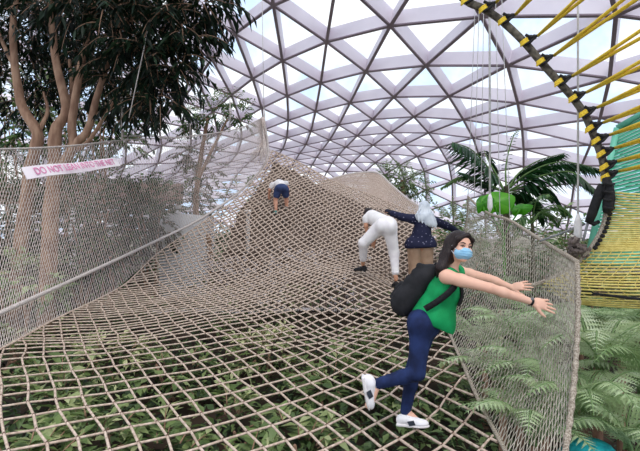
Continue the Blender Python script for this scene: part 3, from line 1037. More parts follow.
for x, y, Y, r, lab in ((232, 262, 19, 1.2, 'dim bush far under the rope mound, left of the white post'), (285, 258, 20, 1.4, 'dim bush far under the rope mound, below the child'),
                        (335, 255, 20, 1.4, 'dim bush far under the rope mound, left of the bending woman'), (400, 262, 20, 1.4, 'dim bush far under the mound behind the two standing women'), (265, 285, 14.5, 0.7, 'low bush under the rope mound in front of the pebbles'), (330, 290, 14, 0.8, 'low bush under the rope mound in front of the pebbles, right of its neighbour')):
    bush(P(x, y, Y), r, lab, G_BUSH, 0.22, 0.1, 90, 0.45, (1.6, 1, 0.9))

# --- palms on the right
def frond(mb, st, px, Y, ll=0.34, lw=0.045, n=34, tint=0.3, hang=0.8, side=1.0, r0=0.018):
    pts = smooth_curve([P(x, y, Y + dy) for x, y, dy in px], 30)
    st.tube(pts, [r0 * (1 - 0.8 * i / 30) + 0.003 for i in range(31)], 5, mi=1)
    for k in range(n):
        t = 0.16 + 0.84 * k / n
        i = min(int(t * 30), 29)
        c = pts[i].lerp(pts[i + 1], t * 30 - i)
        d = (pts[i + 1] - pts[i]).normalized()
        s = d.cross(Vector((0, 0, 1)))
        s = s.normalized() if s.length > 0.1 else Vector((0, 1, 0))
        L = ll * (math.sin(math.pi * min(1, 0.25 + 0.75 * t)) * 0.75 + 0.3)
        for sg in (1, -1):
            ld = d * 0.75 + s * sg * 0.65 * side + Vector((0, 0, -hang * random.uniform(0.6, 1.1)))
            mb.leaf(c, ld, Vector((0, 0, 1)), L * random.uniform(0.85, 1.1), lw, min(1, max(0, tint + random.uniform(-0.2, 0.2))), droop=0.15)


M_STALK = mat('green_stalk', srgb(96, 122, 66), srgb(66, 92, 46), 6, 0.6)
pt = thing('palm', 'dark green feather palm arching over the right side net', 'palm tree', P(508, 300, 8.6))
m = MB()
stem_tube(m, [(508, 300, 0), (507, 240, 0), (506, 200, 0), (506, 186, 0)], 8.6, 0.075, 0.04)
M_PTRUNK = mat('dark_palm_trunk', srgb(92, 86, 62), srgb(58, 56, 42), 12, 0.95, 0.5)
m.build('trunk', M_PTRUNK, pt)
FR = [([(505, 192, 0), (490, 170, -0.1), (472, 150, -0.2), (452, 142, -0.4)], 0.52, 34, 0.35, 0.9),
      ([(505, 192, 0), (495, 172, 0.1), (488, 160, 0.3), (484, 150, 0.5)], 0.4, 24, 0.25, 0.9),
      ([(505, 192, 0), (482, 182, 0.2), (460, 177, 0.4), (441, 188, 0.6)], 0.22, 24, 0.85, 0.5),
      ([(505, 192, 0), (488, 186, 0), (470, 176, -0.2), (458, 172, -0.4)], 0.2, 22, 0.3, 0.6),
      ([(507, 190, 0), (520, 172, 0.2), (540, 160, 0.3), (565, 153, 0.5)], 0.42, 34, 0.2, 0.8),
      ([(507, 190, 0), (530, 172, -0.2), (562, 162, -0.4), (604, 170, -0.6)], 0.42, 40, 0.3, 0.7),
      ([(507, 192, 0), (535, 178, -0.4), (570, 172, -0.8), (596, 190, -1.0)], 0.4, 36, 0.3, 0.8),
      ([(507, 192, 0), (528, 186, -0.3), (550, 190, -0.5), (565, 212, -0.6)], 0.4, 34, 0.2, 0.7),
      ([(507, 194, 0), (520, 192, 0.3), (535, 200, 0.5), (545, 222, 0.6)], 0.4, 30, 0.15, 0.7),
      ([(506, 190, 0), (506, 165, 0.5), (512, 140, 0.9), (518, 130, 1.2)], 0.12, 12, 0.3, 0.5)]
for px, ll, n, ti, hg in FR:
    lf = st_ = MB()
    frond(lf, st_, px, 8.6, ll * 1.15, 0.055, int(n * 1.2), ti, hg)
    lf.build('frond', [G_PALM, M_STALK], pt)
p2 = thing('palm', 'small pale green palm drooping just above the right net rim', 'palm tree', P(534, 300, 7.6))
m = MB()
stem_tube(m, [(534, 300, 0), (533, 250, 0), (532, 222, 0)], 7.6, 0.04, 0.025)
m.build('trunk', M_PTRUNK, p2)
for px in ([(532, 224, 0), (545, 208, 0), (560, 206, 0), (572, 216, 0)], [(532, 224, 0), (540, 212, 0.2), (552, 214, 0.3), (560, 226, 0.4)], [(532, 224, 0), (528, 208, 0), (519, 204, 0.2), (510, 212, 0.3)],
           [(532, 224, 0), (535, 205, -0.2), (540, 196, -0.3), (550, 194, -0.5)], [(532, 224, 0), (524, 216, -0.2), (518, 222, -0.3), (515, 235, -0.3)]):
    lf = st_ = MB()
    frond(lf, st_, px, 7.6, 0.24, 0.03, 22, 0.75, 0.7, r0=0.01)
    lf.build('frond', [G_PALM, M_STALK], p2)

# bright broad-leaved plant by the net rim
bp = thing('broad_leaf_plant', 'bright green plant with big round leaves above the right net rim', 'plant', P(505, 290, 7.1))
m = MB()
for e in ((495, 206), (520, 209), (488, 210)):
    m.tube(smooth_curve([P(505, 290, 7.15), P(504, 240, 7.15), P(e[0], e[1], 7.1)], 10), 0.012, 6)
m.build('stem', G_BROAD, bp)


def round_leaf(c, ax, ay, nz, tint):
    b = MB()
    R, A = 6, 22
    for i in range(R + 1):
        r = i / R
        for k in range(A):
            a = 2 * math.pi * k / A
            rr = r * (1 - 0.45 * math.exp(-((abs(math.atan2(math.sin(a + math.pi / 2), math.cos(a + math.pi / 2)))) / 0.25) ** 2)) * (1 + 0.04 * math.sin(5 * a))
            b.v.append(c + ax * rr * math.cos(a) + ay * rr * math.sin(a) + nz * (0.05 * r * r * math.cos(2 * a) - 0.04 * r))
    for i in range(R):
        for k in range(A):
            b.face((i * A + k, i * A + (k + 1) % A, (i + 1) * A + (k + 1) % A, (i + 1) * A + k), tint + 0.15 * ((k // 2) % 2) - 0.1)
    return b.build('leaf', G_BROAD, bp)


for (x, y), rx, ry, tilt, ti in (((498, 202), 0.25, 0.17, 0.45, 0.7), ((485, 203), 0.13, 0.13, 0.2, 0.35), ((522, 208.5), 0.15, 0.085, 0.2, 0.4), ((506, 207), 0.12, 0.09, 0.6, 0.55)):
    c = P(x, y, 7.1)
    round_leaf(c, Vector((rx, -0.03, 0.02)), Vector((0.02, ry * 0.35, ry * 1.15)), Vector((0.1, -1, 0.35)).normalized(), ti)

# --- ferns on the right
def fern_frond(base, dr, L, rise, parent, n=20, tint=0.55, wid=0.2):
    """arching feathered frond with pinnae that are themselves toothed"""
    dr = Vector((dr.x, dr.y, 0)).normalized()
    pts = []
    for i in range(15):
        t = i / 14
        pts.append(base + dr * (L * (0.15 * t + 0.85 * t ** 1.3)) + Vector((0, 0, rise * (2.1 * t - 1.55 * t * t))))
    mb = MB()
    mb.tube(pts, [0.008 * (1 - 0.85 * i / 14) + 0.002 for i in range(15)], 4, tint=0.35)
    sd_ = dr.cross(Vector((0, 0, 1)))
    for k in range(n):
        t = 0.14 + 0.86 * k / n
        i = min(int(t * 14), 13)
        c = pts[i].lerp(pts[i + 1], t * 14 - i)
        d = (pts[i + 1] - pts[i]).normalized()
        pl = wid * (1 - (2 * max(0, t - 0.3) / 1.5) ** 1.4) * (0.6 + 0.4 * min(1, t / 0.3))
        for sg in (1, -1):
            pd = (sd_ * sg + d * 0.45 + Vector((0, 0, -0.18)) + rv(0.08)).normalized()
            up_ = pd.cross(d) * sg
            ti = min(1, max(0, tint + random.uniform(-0.15, 0.15)))
            mb.leaf(c, pd, up_, pl, pl * 0.11, ti, droop=0.1)
            m_ = 7
            for j in range(m_):
                u = (j + 0.7) / m_
                cc = c + pd * pl * u
                w_ = pl * 0.23 * (1 - 0.75 * u)
                for s2 in (1, -1):
                    mb.leaf(cc, (d * s2 + pd * 0.5), up_, w_, w_ * 0.55, ti, droop=0.05)
    return mb.build('frond', G_FERN, parent)


def fern(base, label, nf=9, L=0.9, rise=0.6, tint=0.55, dirs=None, group=None, wid=0.2):
    base = Vector(base)
    o = thing('fern', label, 'fern', base, group)
    for k in range(nf):
        a = 2 * math.pi * (k + random.uniform(-0.3, 0.3)) / nf if dirs is None else math.radians(dirs[k % len(dirs)] + random.uniform(-12, 12))
        fern_frond(base + Vector((random.uniform(-0.05, 0.05), random.uniform(-0.05, 0.05), 0)), Vector((math.cos(a), math.sin(a), 0)), L * random.uniform(0.8, 1.15), rise * random.uniform(0.8, 1.25), o, 17, tint + random.uniform(-0.12, 0.12), wid)
    b = MB()
    b.tube([Vector((base.x, base.y, ground_z(base.x, base.y) - 0.05)), base + Vector((0, 0, 0.03))], [0.05, 0.035], 7)
    b.build('rootstock', M_BARK, o)
    return o


FE = [(598, 372, 3.9, 'pale fern with a broad upright frond in the middle of the right-hand fern bank', 9, 0.75, 0.6, 0.75),
      (645, 395, 3.7, 'fern cut by the right edge of the picture, middle height', 9, 0.75, 0.55, 0.55),
      (583, 425, 3.5, 'fern whose fronds reach left to the end rope of the right net', 9, 0.65, 0.5, 0.6),
      (628, 455, 3.3, 'lowest fern at the bottom right corner above the turquoise object', 9, 0.6, 0.45, 0.65),
      (580, 352, 4.9, 'fern just under the near corner of the yellow cord floor', 9, 0.85, 0.55, 0.5),
      (622, 342, 4.8, 'topmost fern at right under the dark rope of the yellow tunnel', 9, 0.8, 0.5, 0.5),
      (520, 350, 5.0, 'fern behind the right net directly under the stretched hands', 9, 0.8, 0.5, 0.6),
      (485, 350, 6.2, 'fern behind the right net beside the green top', 9, 0.95, 0.6, 0.6),
      (545, 395, 4.2, 'fern behind the right net near its end rope, lower half', 9, 0.7, 0.5, 0.65),
      (503, 390, 4.7, 'fern behind the right net pushing yellowish fronds toward the floor net', 9, 0.7, 0.5, 0.75),
      (535, 445, 3.6, 'fern at the bottom behind the right net', 9, 0.6, 0.45, 0.55),
      (548, 335, 6.0, 'fern behind the right net below the yellow triangle of cords', 9, 0.9, 0.55, 0.5),
      (500, 310, 8.0, 'fern furthest back behind the right net, level with the pale hand', 9, 1.0, 0.6, 0.5),
      (668, 350, 4.6, 'fern entering from the right edge below the yellow cords', 9, 0.85, 0.5, 0.5)]
for x, y, Y, lab, nf, L, rise, ti in FE:
    fern(P(x, y, Y), lab, nf, L, rise, ti)

# --- undergrowth below the climbing net
uc = MB()
for _ in range(34000):
    y = 2.0 + 15 * random.random() ** 1.2
    x = random.uniform(-0.85, 0.75) * (y + 0.8)
    z = ground_z(x, y)
    cl = noise.noise(Vector((x * 0.9, y * 0.9, 2)))
    if cl < -0.25 and random.random() < 0.7:
        continue
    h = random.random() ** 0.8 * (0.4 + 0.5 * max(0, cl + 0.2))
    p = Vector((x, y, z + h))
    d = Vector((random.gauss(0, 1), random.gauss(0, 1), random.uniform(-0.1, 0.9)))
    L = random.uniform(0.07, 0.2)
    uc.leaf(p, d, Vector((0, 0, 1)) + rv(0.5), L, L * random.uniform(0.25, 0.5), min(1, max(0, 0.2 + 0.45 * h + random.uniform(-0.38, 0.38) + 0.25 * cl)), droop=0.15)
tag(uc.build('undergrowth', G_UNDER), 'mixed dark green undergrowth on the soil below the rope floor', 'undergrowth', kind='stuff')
UN = [(20, 430, 4.4, 'leafy plant below the floor net at bottom left corner'), (90, 400, 5.0, 'leafy plant below the floor net, left, under the banner side'), (105, 318, 7.5, 'yellow-green strap-leaved plant beside the lower left seam of the floor net'),
      (60, 350, 6.2, 'leafy plant below the left seam of the floor net'), (160, 420, 4.6, 'leafy plant below the net at bottom, left of centre'), (170, 345, 6.8, 'leafy plant below the net in front of the white plinth'),
      (230, 385, 5.4, 'leafy plant below the middle of the floor net'), (265, 330, 7.6, 'yellow-green plant below the net under the child in blue shorts'), (300, 410, 4.9, 'leafy plant below the net left of the raised white shoe'),
      (330, 350, 6.6, 'leafy plant below the net below the bending woman in white'), (235, 440, 4.2, 'leafy plant below the net at the bottom centre-left'), (370, 320, 7.6, 'leafy plant below the net left of the black backpack'),
      (420, 350, 6.5, 'leafy plant below the net right behind the jeans'), (10, 300, 7.8, 'leafy plant left of the thick rope behind the side net')]
for x, y, Y, lab in UN:
    p = P(x, y, Y)
    z = ground_z(p.x, p.y)
    ok_ = 'yellow' in lab
    bush((p.x, p.y, z + 0.38), 0.42, lab, G_UNDER, 0.24 if ok_ else 0.2, 0.06 if ok_ else 0.09, 30, 0.8 if ok_ else 0.5, (1.2, 1.2, 0.8), cat='plant', name='leafy_plant', base=z)
fl = MB()
for _ in range(1800):
    x, y = random.uniform(-2.9, 1.2), random.uniform(10.6, 12.2)
    z = ground_z(x, y) + random.random() ** 1.3 * min(1.3, max(0.1, floor_z(x, y) - ground_z(x, y) - 0.3))
    if noise.noise(Vector((x * 1.1, y * 1.1, z))) < -0.05:
        continue
    fl.ball((x, y, z), random.uniform(0.02, 0.055), 6, 4, (1, 1, 0.7))
for _ in range(500):
    x = random.uniform(-4.0, 1.0)
    fl.ball((x, 10.9 + random.uniform(-0.15, 0.15), ground_z(x, 10.9) + 0.02), random.uniform(0.03, 0.07), 6, 4, (1, 1, 0.6))
tag(fl.build('white_flowers', M_PEBBLE), 'white flowers and pale pebbles far below the rope mound', 'flowers', kind='stuff')

# --- white plinth, posts and raised timber edge seen through the nets
pl = MB()
zt = P(180, 212, 12).z
x0, x1 = P(159, 0, 12).x, P(207, 0, 12).x
prof = [(x0, -0.9), (x1, -0.9), (x1, zt - 0.10), (x0 + 0.20, zt), (x0 + 0.07, zt - 0.12), (x0, zt - 0.3)]
nP = len(prof)
for yy in (12.0, 12.8):
    for q in prof:
        pl.v.append(Vector((q[0], yy, q[1])))
pl.face(tuple(range(nP)))
pl.face(tuple(range(nP, 2 * nP))[::-1])
for k in range(nP):
    pl.face((k, k + nP, (k + 1) % nP + nP, (k + 1) % nP))
po = pl.build('plinth', M_PLINTH, smooth=False)
tag(po, 'white painted plinth with a cut corner behind the left nets', 'plinth')
MB().box(((x0 + x1) / 2 + 0.05, 11.98, -0.4), ((x1 - x0) / 2 + 0.02, 0, 0), (0, 0.03, 0), (0, 0, 0.4)).build('base_course', M_PLINTH, po, smooth=False)
pp = P(248, 225, 12.0)
po = MB().tube([Vector((pp.x, pp.y, -0.8)), Vector((pp.x, pp.y, 1.2)), Vector((pp.x, pp.y, floor_z(pp.x, pp.y) - 0.05))], [0.07, 0.055, 0.05], 10).build('post', M_WHITE)
tag(po, 'thin white post standing under the rope mound', 'post')
MB().tube([Vector((pp.x, pp.y, floor_z(pp.x, pp.y) - 0.12)), Vector((pp.x, pp.y, floor_z(pp.x, pp.y) - 0.03))], 0.09, 10).build('cap', M_WHITE, po)
pp = P(209, 250, 12)
po = MB().tube(smooth_curve([Vector((pp.x, pp.y, -0.8)), Vector((pp.x + 0.05, pp.y, 0.4)), Vector((pp.x - 0.02, pp.y, 1.4))], 10), [0.10 - 0.004 * i for i in range(11)], 9).build('tree_stump', M_BARK)
tag(po, 'slim brown trunk beside the white plinth under the net', 'trunk')
rb = MB()
z0, z1 = P(0, 204, 15).z, P(0, 184, 15).z
xa, xb = P(-40, 0, 15).x, P(182, 0, 15).x
rb.box(((xa + xb) / 2, 15, (z0 + z1) / 2), ((xb - xa) / 2, 0, 0), (0, 0.12, 0), (0, 0, (z1 - z0) / 2))
ro = rb.build('walkway_edge', M_PINKWALL, smooth=False)
tag(ro, 'long brown-pink raised walkway edge seen through the left side net', 'walkway')
for x in (8, 72, 110, 146, 178):
    q = P(x, 0, 15.1)
    MB().box((q.x, 15.1, (z0 + ground_z(q.x, 15.1)) / 2 - 0.1), (0.07, 0, 0), (0, 0.07, 0), (0, 0, (z0 - ground_z(q.x, 15.1)) / 2 + 0.1)).build('post', M_PLINTH, ro, smooth=False)

# turquoise thing among the ferns at the bottom edge
M_TURQ = mat('turquoise_fabric', srgb(40, 178, 184), srgb(22, 140, 150), 20, 0.7, 0.3)
tq = MB()
c = P(592, 452, 3.3)
tq.ball(c, 0.16, 18, 10, (1, 0.9, 0.55))
to = tq.build('sun_hat', M_TURQ)
tag(to, 'turquoise rounded hat-like object peeking up at the bottom edge among ferns', 'hat')
MB().ball(c - Vector((0, 0, 0.05)), 0.24, 20, 6, (1, 0.9, 0.12)).build('brim', M_TURQ, to)

# ------------------------------------------------------------------ people: one continuous surface each, from blended solids
import openvdb


class SDF:
    def __init__(self, vox):
        self.vox, self.pr = vox, []

    def cone(self, a, b, ra, rb, k=0.02, sub=False, sq=None):
        self.pr.append(('c', Vector(a), Vector(b), ra, rb, k, sub, sq))
        return self

    def chain(self, pts, rad, k=0.02):
        for i in range(len(pts) - 1):
            self.cone(pts[i], pts[i + 1], rad[i], rad[i + 1], k)
        return self

    def ell(self, c, M, k=0.02, sub=False):
        """M: 3 half-axis vectors"""
        self.pr.append(('e', Vector(c), [Vector(m) for m in M], k, sub))
        return self

    def rbox(self, c, M, rnd, k=0.02, sub=False):
        self.pr.append(('b', Vector(c), [Vector(m) for m in M], rnd, k, sub))
        return self

    def bounds(self, q):
        if q[0] == 'c':
            r = max(q[3], q[4])
            lo = Vector([min(q[1][i], q[2][i]) - r for i in range(3)])
            hi = Vector([max(q[1][i], q[2][i]) + r for i in range(3)])
        else:
            e = Vector([sum(abs(m[i]) for m in q[2]) for i in range(3)])
            if q[0] == 'b':
                e += Vector((q[3],) * 3)
            lo, hi = q[1] - e, q[1] + e
        return lo, hi

    def mesh(self, name, m, parent=None, smooth=1):
        bb = [self.bounds(q) for q in self.pr if not q[-1] is True]
        pad = 0.05
        lo = np.array([min(b[0][i] for b in bb) - pad for i in range(3)])
        hi = np.array([max(b[1][i] for b in bb) + pad for i in range(3)])
        h = self.vox
        n = np.ceil((hi - lo) / h).astype(int) + 1
        F = np.full(n, 0.5, np.float32)
        for q in self.pr:
            k = q[5] if q[0] == 'c' else (q[3] if q[0] == 'e' else q[4])
            sub = q[6] if q[0] == 'c' else q[-1]
            l, u = self.bounds(q)
            mg_ = 0.045 + k
            i0 = np.maximum(0, np.floor((np.array(l) - mg_ - lo) / h).astype(int))
            i1 = np.minimum(n, np.ceil((np.array(u) + mg_ - lo) / h).astype(int) + 1)
            if (i1 <= i0).any():
                continue
            gx, gy, gz = [lo[a] + h * np.arange(i0[a], i1[a]) for a in range(3)]
            X, Y, Z = np.meshgrid(gx, gy, gz, indexing='ij', sparse=True)
            if q[0] == 'c':
                a, b, ra, rb = q[1], q[2], q[3], q[4]
                d = b - a
                L2 = max(d.length_squared, 1e-9)
                t = np.clip(((X - a.x) * d.x + (Y - a.y) * d.y + (Z - a.z) * d.z) / L2, 0, 1)
                D = np.sqrt((X - a.x - t * d.x) ** 2 + (Y - a.y - t * d.y) ** 2 + (Z - a.z - t * d.z) ** 2) - (ra + (rb - ra) * t)
            else:
                c = q[1]
                co = []
                for mm in q[2]:
                    r = mm.length
                    ax = mm / r
                    co.append((((X - c.x) * ax.x + (Y - c.y) * ax.y + (Z - c.z) * ax.z), r))
                if q[0] == 'e':
                    s1 = np.sqrt(sum((v / r) ** 2 for v, r in co))
                    s2 = np.sqrt(sum((v / (r * r)) ** 2 for v, r in co)) + 1e-9
                    D = s1 * (s1 - 1) / s2
                else:
                    rn_ = q[3]
                    qq = [np.abs(v) - (r - rn_) for v, r in co]
                    D = np.sqrt(sum(np.maximum(v, 0) ** 2 for v in qq)) + np.minimum(np.maximum(np.maximum(qq[0], qq[1]), qq[2]), 0) - rn_
            W = F[i0[0]:i1[0], i0[1]:i1[1], i0[2]:i1[2]]
            if sub:
                D = -D
                hh = np.clip(0.5 - 0.5 * (D - W) / -k, 0, 1) if False else None
                e = np.maximum(k - np.abs(W - D), 0) / k
                W[...] = np.maximum(W, D) + e * e * k * 0.25
            else:
                e = np.maximum(k - np.abs(W - D), 0) / k
                W[...] = np.minimum(W, D) - e * e * k * 0.25
        gr = openvdb.FloatGrid(0.5)
        gr.copyFromArray(np.ascontiguousarray(F, dtype=np.float32))
        pts, quads = gr.convertToQuads(0.0)
        pts = pts * h + lo
        me = bpy.data.meshes.new(name)
        nv, nf = len(pts), len(quads)
        me.vertices.add(nv)
        me.vertices.foreach_set('co', pts.astype(np.float32).ravel())
        me.loops.add(nf * 4)
        me.loops.foreach_set('vertex_index', quads[:, ::-1].astype(np.int32).ravel())
        me.polygons.add(nf)
        me.polygons.foreach_set('loop_start', np.arange(0, nf * 4, 4, dtype=np.int32))
        me.polygons.foreach_set('use_smooth', np.ones(nf, bool))
        me.update(calc_edges=True)
        me.validate()
        if me.polygons and sum(p.normal.dot(p.center - Vector((lo + hi) / 2)) for p in list(me.polygons)[::37]) < 0:
            me.flip_normals()
        me.materials.append(m)
        o = bpy.data.objects.new(name, me)
        COL.objects.link(o)
        if parent is not None:
            o.parent = parent
        return o


def frame_of(fd, up_):
    """right, forward, up unit vectors"""
    fd = Vector(fd).normalized()
    r = fd.cross(Vector(up_)).normalized()
    return r, fd, r.cross(fd).normalized()


def skin(name, c1, c2):
    return mat(name, c1, c2, 6, 0.5, 0.0)


M_SKIN = skin('light_skin', srgb(238, 190, 166), srgb(228, 176, 152))
M_SKIN2 = skin('tan_skin', srgb(206, 152, 122), srgb(192, 138, 108))
M_SKIN3 = skin('child_skin', srgb(214, 160, 134), srgb(198, 142, 116))
M_HAIR = mat('black_brown_hair', srgb(26, 18, 18), srgb(46, 31, 30), 26, 0.45, 0.5, stretch=(6, 6, 0.6))
M_MASK = mat('pale_blue_mask', srgb(160, 206, 232), srgb(140, 192, 224), 30, 0.8, 0.2, stretch=(1, 1, 5))
M_GREEN = mat('bright_green_cotton', srgb(16, 160, 92), srgb(6, 132, 72), 7, 0.8, 0.5)
M_JEAN = mat('dark_blue_denim', srgb(32, 48, 92), srgb(16, 26, 58), 9, 0.85, 0.35)
M_SHOE = mat('white_leather', srgb(244, 240, 242), srgb(226, 222, 226), 9, 0.5, 0.1)
M_SOLE = mat('white_rubber_sole', srgb(236, 230, 230), srgb(214, 208, 208), 9, 0.6)
M_PATCH = mat('charcoal_patch', srgb(56, 62, 74), srgb(44, 48, 58), 20, 0.6)
M_PACK = mat('black_nylon', srgb(24, 24, 27), srgb(38, 37, 41), 12, 0.75, 0.6)
M_STRAP = mat('black_webbing', srgb(20, 20, 22), srgb(32, 31, 34), 60, 0.8, 0.4)
M_DARK = mat('dark_eye', srgb(30, 20, 18), srgb(36, 24, 20), 10, 0.3)
M_EYEW = mat('eye_white', srgb(232, 226, 224), srgb(226, 218, 216), 10, 0.3)
M_LIP = mat('shadow_lid', srgb(168, 112, 98), srgb(158, 104, 92), 10, 0.6)


def hand(S, wrist, palm_dir, side, nrm, sc, spread=0.5, curl=0.25, curls=None):
    """palm, four fingers and a thumb; side = towards the thumb, nrm = back of the hand"""
    d = Vector(palm_dir).normalized()
    s = (Vector(side) - d * Vector(side).dot(d)).normalized()
    n = d.cross(s).normalized()
    if n.dot(Vector(nrm)) < 0:
        n = -n
    w_ = Vector(wrist)
    pc = w_ + d * 0.05 * sc
    S.ell(pc, [d * 0.052 * sc, s * 0.039 * sc, n * 0.017 * sc], 0.012)
    S.ell(w_ + d * 0.032 * sc + s * 0.018 * sc - n * 0.006 * sc, [d * 0.034 * sc, s * 0.018 * sc, n * 0.016 * sc], 0.01)
    for q, (off, L, sp) in enumerate(((0.029, 0.073, 0.30), (0.010, 0.082, 0.09), (-0.010, 0.076, -0.12), (-0.028, 0.060, -0.34))):
        b = w_ + d * (0.088 - 0.006 * abs(q - 1)) * sc + s * off * sc
        c = curl if curls is None else curls[q]
        dd = (d + s * sp * spread).normalized()
        pts = [w_ + d * 0.05 * sc + s * off * 0.8 * sc, b]
        for f_ in (0.45, 0.30, 0.25):
            dd = (dd - n * c).normalized()
            pts.append(pts[-1] + dd * L * f_ * sc)
        S.chain(pts, [0.0085 * sc, 0.0092 * sc, 0.0082 * sc, 0.0074 * sc, 0.006 * sc], 0.003)
    tb0 = w_ + d * 0.022 * sc + s * 0.024 * sc
    td = (d * 0.75 + s * 0.75 - n * 0.25).normalized()
    t1 = tb0 + td * 0.036 * sc
    t2 = t1 + (td + d * 0.35).normalized() * 0.030 * sc
    t3 = t2 + (td + d * 0.7).normalized() * 0.024 * sc
    S.chain([tb0, t1, t2, t3], [0.014 * sc, 0.0115 * sc, 0.0098 * sc, 0.0072 * sc], 0.006)


def head(S, C, r, f, u, sc=1.0):
    """skull, jaw, nose, brow, ears; C is the head's centre (eye height)"""
    S.ell(C + u * 0.030 * sc - f * 0.012 * sc, [r * 0.074 * sc, f * 0.094 * sc, u * 0.086 * sc], 0.02)
    S.ell(C - u * 0.040 * sc + f * 0.022 * sc, [r * 0.060 * sc, f * 0.066 * sc, u * 0.066 * sc], 0.03)
    S.ell(C - u * 0.088 * sc + f * 0.058 * sc, [r * 0.028 * sc, f * 0.024 * sc, u * 0.022 * sc], 0.025)
    S.cone(C - u * 0.002 * sc + f * 0.082 * sc, C - u * 0.040 * sc + f * 0.100 * sc, 0.008 * sc, 0.013 * sc, 0.012)
    for s in (1, -1):
        S.ell(C - u * 0.043 * sc + f * 0.088 * sc + r * s * 0.013 * sc, [r * 0.009 * sc, f * 0.010 * sc, u * 0.008 * sc], 0.006)
        S.ell(C - u * 0.026 * sc + f * 0.064 * sc + r * s * 0.038 * sc, [r * 0.022 * sc, f * 0.02 * sc, u * 0.02 * sc], 0.02)
        S.cone(C + u * 0.020 * sc + f * 0.076 * sc + r * s * 0.012 * sc, C + u * 0.018 * sc + f * 0.060 * sc + r * s * 0.046 * sc, 0.011 * sc, 0.010 * sc, 0.014)
        S.ell(C - u * 0.004 * sc - f * 0.004 * sc + r * s * 0.074 * sc, [r * 0.009 * sc, (f * 0.018 + r * s * 0.006) * sc, u * 0.031 * sc], 0.006)
    for s in (1, -1):
        S.ell(C + u * 0.002 * sc + f * 0.088 * sc + r * s * 0.032 * sc, [r * 0.017 * sc, f * 0.012 * sc, u * 0.010 * sc], 0.012, True)
    S.ell(C - u * 0.067 * sc + f * 0.084 * sc, [r * 0.022 * sc, f * 0.009 * sc, u * 0.006 * sc], 0.008)


def L3(a, b, t):
    return Vector(a).lerp(Vector(b), t)


# ================= woman in green
hC = P(459.5, 246.5, 3.5)
r, f, u = frame_of((0.34, -0.93, 0.02), (0.16, -0.04, 1))
neck_lo = P(449, 271, 3.58)
cr, cf, cu_ = frame_of((0.84, -0.54, -0.12), (0.42, -0.1, 0.9))
shR, shL = P(446.5, 276.5, 3.44), P(458, 272, 3.72)
chest, waist, pelv = P(443, 293, 3.58), P(434, 309, 3.60), P(424.5, 322, 3.60)
hipR, hipL = P(421, 324, 3.51), P(427, 324, 3.68)
knR, knL = P(417, 373, 3.46), P(413.5, 370, 3.66)
anR, anL = P(377, 384, 3.52), P(405.5, 411, 3.66)
elR, wrR = P(490, 288, 3.30), P(532.5, 302, 3.34)
elL, wrL = P(489, 279, 3.72), P(511, 287.5, 3.62)
B = SDF(0.005)
head(B, hC, r, f, u, 1.03)
B.cone(hC - u * 0.06 - f * 0.02, neck_lo, 0.046, 0.052, 0.03)
B.ell(chest, [cr * 0.135, cf * 0.095, cu_ * 0.15], 0.05)
B.cone(shR, shL, 0.05, 0.05, 0.04)
B.cone(chest, waist, 0.10, 0.095, 0.05)
B.cone(waist, pelv, 0.10, 0.115, 0.05)
B.cone(hipR, hipL, 0.09, 0.09, 0.04)
for h_, k_, a_ in ((hipR, knR, anR), (hipL, knL, anL)):
    B.cone(h_, k_, 0.076, 0.052, 0.03)
    mid = L3(k_, a_, 0.35)
    B.cone(k_, mid, 0.050, 0.047, 0.02)
    B.cone(mid, a_, 0.047, 0.032, 0.02)
for s_, e_, w_ in ((shR, elR, wrR), (shL, elL, wrL)):
    B.cone(s_, L3(s_, e_, 0.35), 0.049, 0.046, 0.03)
    B.cone(L3(s_, e_, 0.35), e_, 0.046, 0.035, 0.02)
    B.cone(e_, L3(e_, w_, 0.3), 0.035, 0.036, 0.015)
    B.cone(L3(e_, w_, 0.3), w_, 0.036, 0.0235, 0.015)
hand(B, wrR, P(549, 305.5, 3.36) - wrR, (0.15, -0.5, -1), (0.2, -1, 0.5), 1.12, 0.8, 0.05, (0.0, 0.06, 0.1, 0.14))
hand(B, wrL, P(524, 285.5, 3.56) - wrL, (-0.2, -0.5, -0.9), (0, -0.6, 1), 0.95, 0.9, 0.14, (0.02, 0.2, 0.22, 0.25))
# feet (inside the shoes)
B.cone(anR, P(369, 405, 3.52), 0.032, 0.03, 0.02)
B.cone(anL, P(421, 424, 3.62), 0.032, 0.022, 0.02)
W1 = B.mesh('person', M_SKIN)
tag(W1, 'woman in green sleeveless top and jeans reaching right with one foot kicked up', 'person', 'people on the net')
# hair
H = SDF(0.006)
H.ell(hC + u * 0.036 - f * 0.020, [r * 0.086, f * 0.100, u * 0.088], 0.02)
H.ell(hC - f * 0.045 - u * 0.03, [r * 0.084, f * 0.062, u * 0.11], 0.03)
H.chain([hC - f * 0.04 + r * 0.050 + u * 0.02, hC - f * 0.055 + r * 0.068 - u * 0.09, P(441.5, 268, 3.47), P(437.5, 277, 3.52)], [0.05, 0.05, 0.038, 0.012], 0.03)
H.chain([hC - f * 0.03 + r * 0.070 + u * 0.02, hC - f * 0.01 + r * 0.085 - u * 0.06, P(444.5, 265, 3.46)], [0.03, 0.024, 0.012], 0.02)
H.chain([hC - f * 0.05 - r * 0.040, hC - f * 0.065 - r * 0.040 - u * 0.09], [0.045, 0.03], 0.03)
H.chain([hC + f * 0.070 + u * 0.085 - r * 0.01, hC + f * 0.055 + u * 0.05 + r * 0.06, hC + f * 0.03 - u * 0.02 + r * 0.078], [0.02, 0.02, 0.012], 0.015)
H.chain([hC + f * 0.070 + u * 0.085 - r * 0.01, hC + f * 0.055 + u * 0.055 - r * 0.066, hC + f * 0.02 - u * 0.0 - r * 0.083], [0.018, 0.018, 0.014], 0.015)
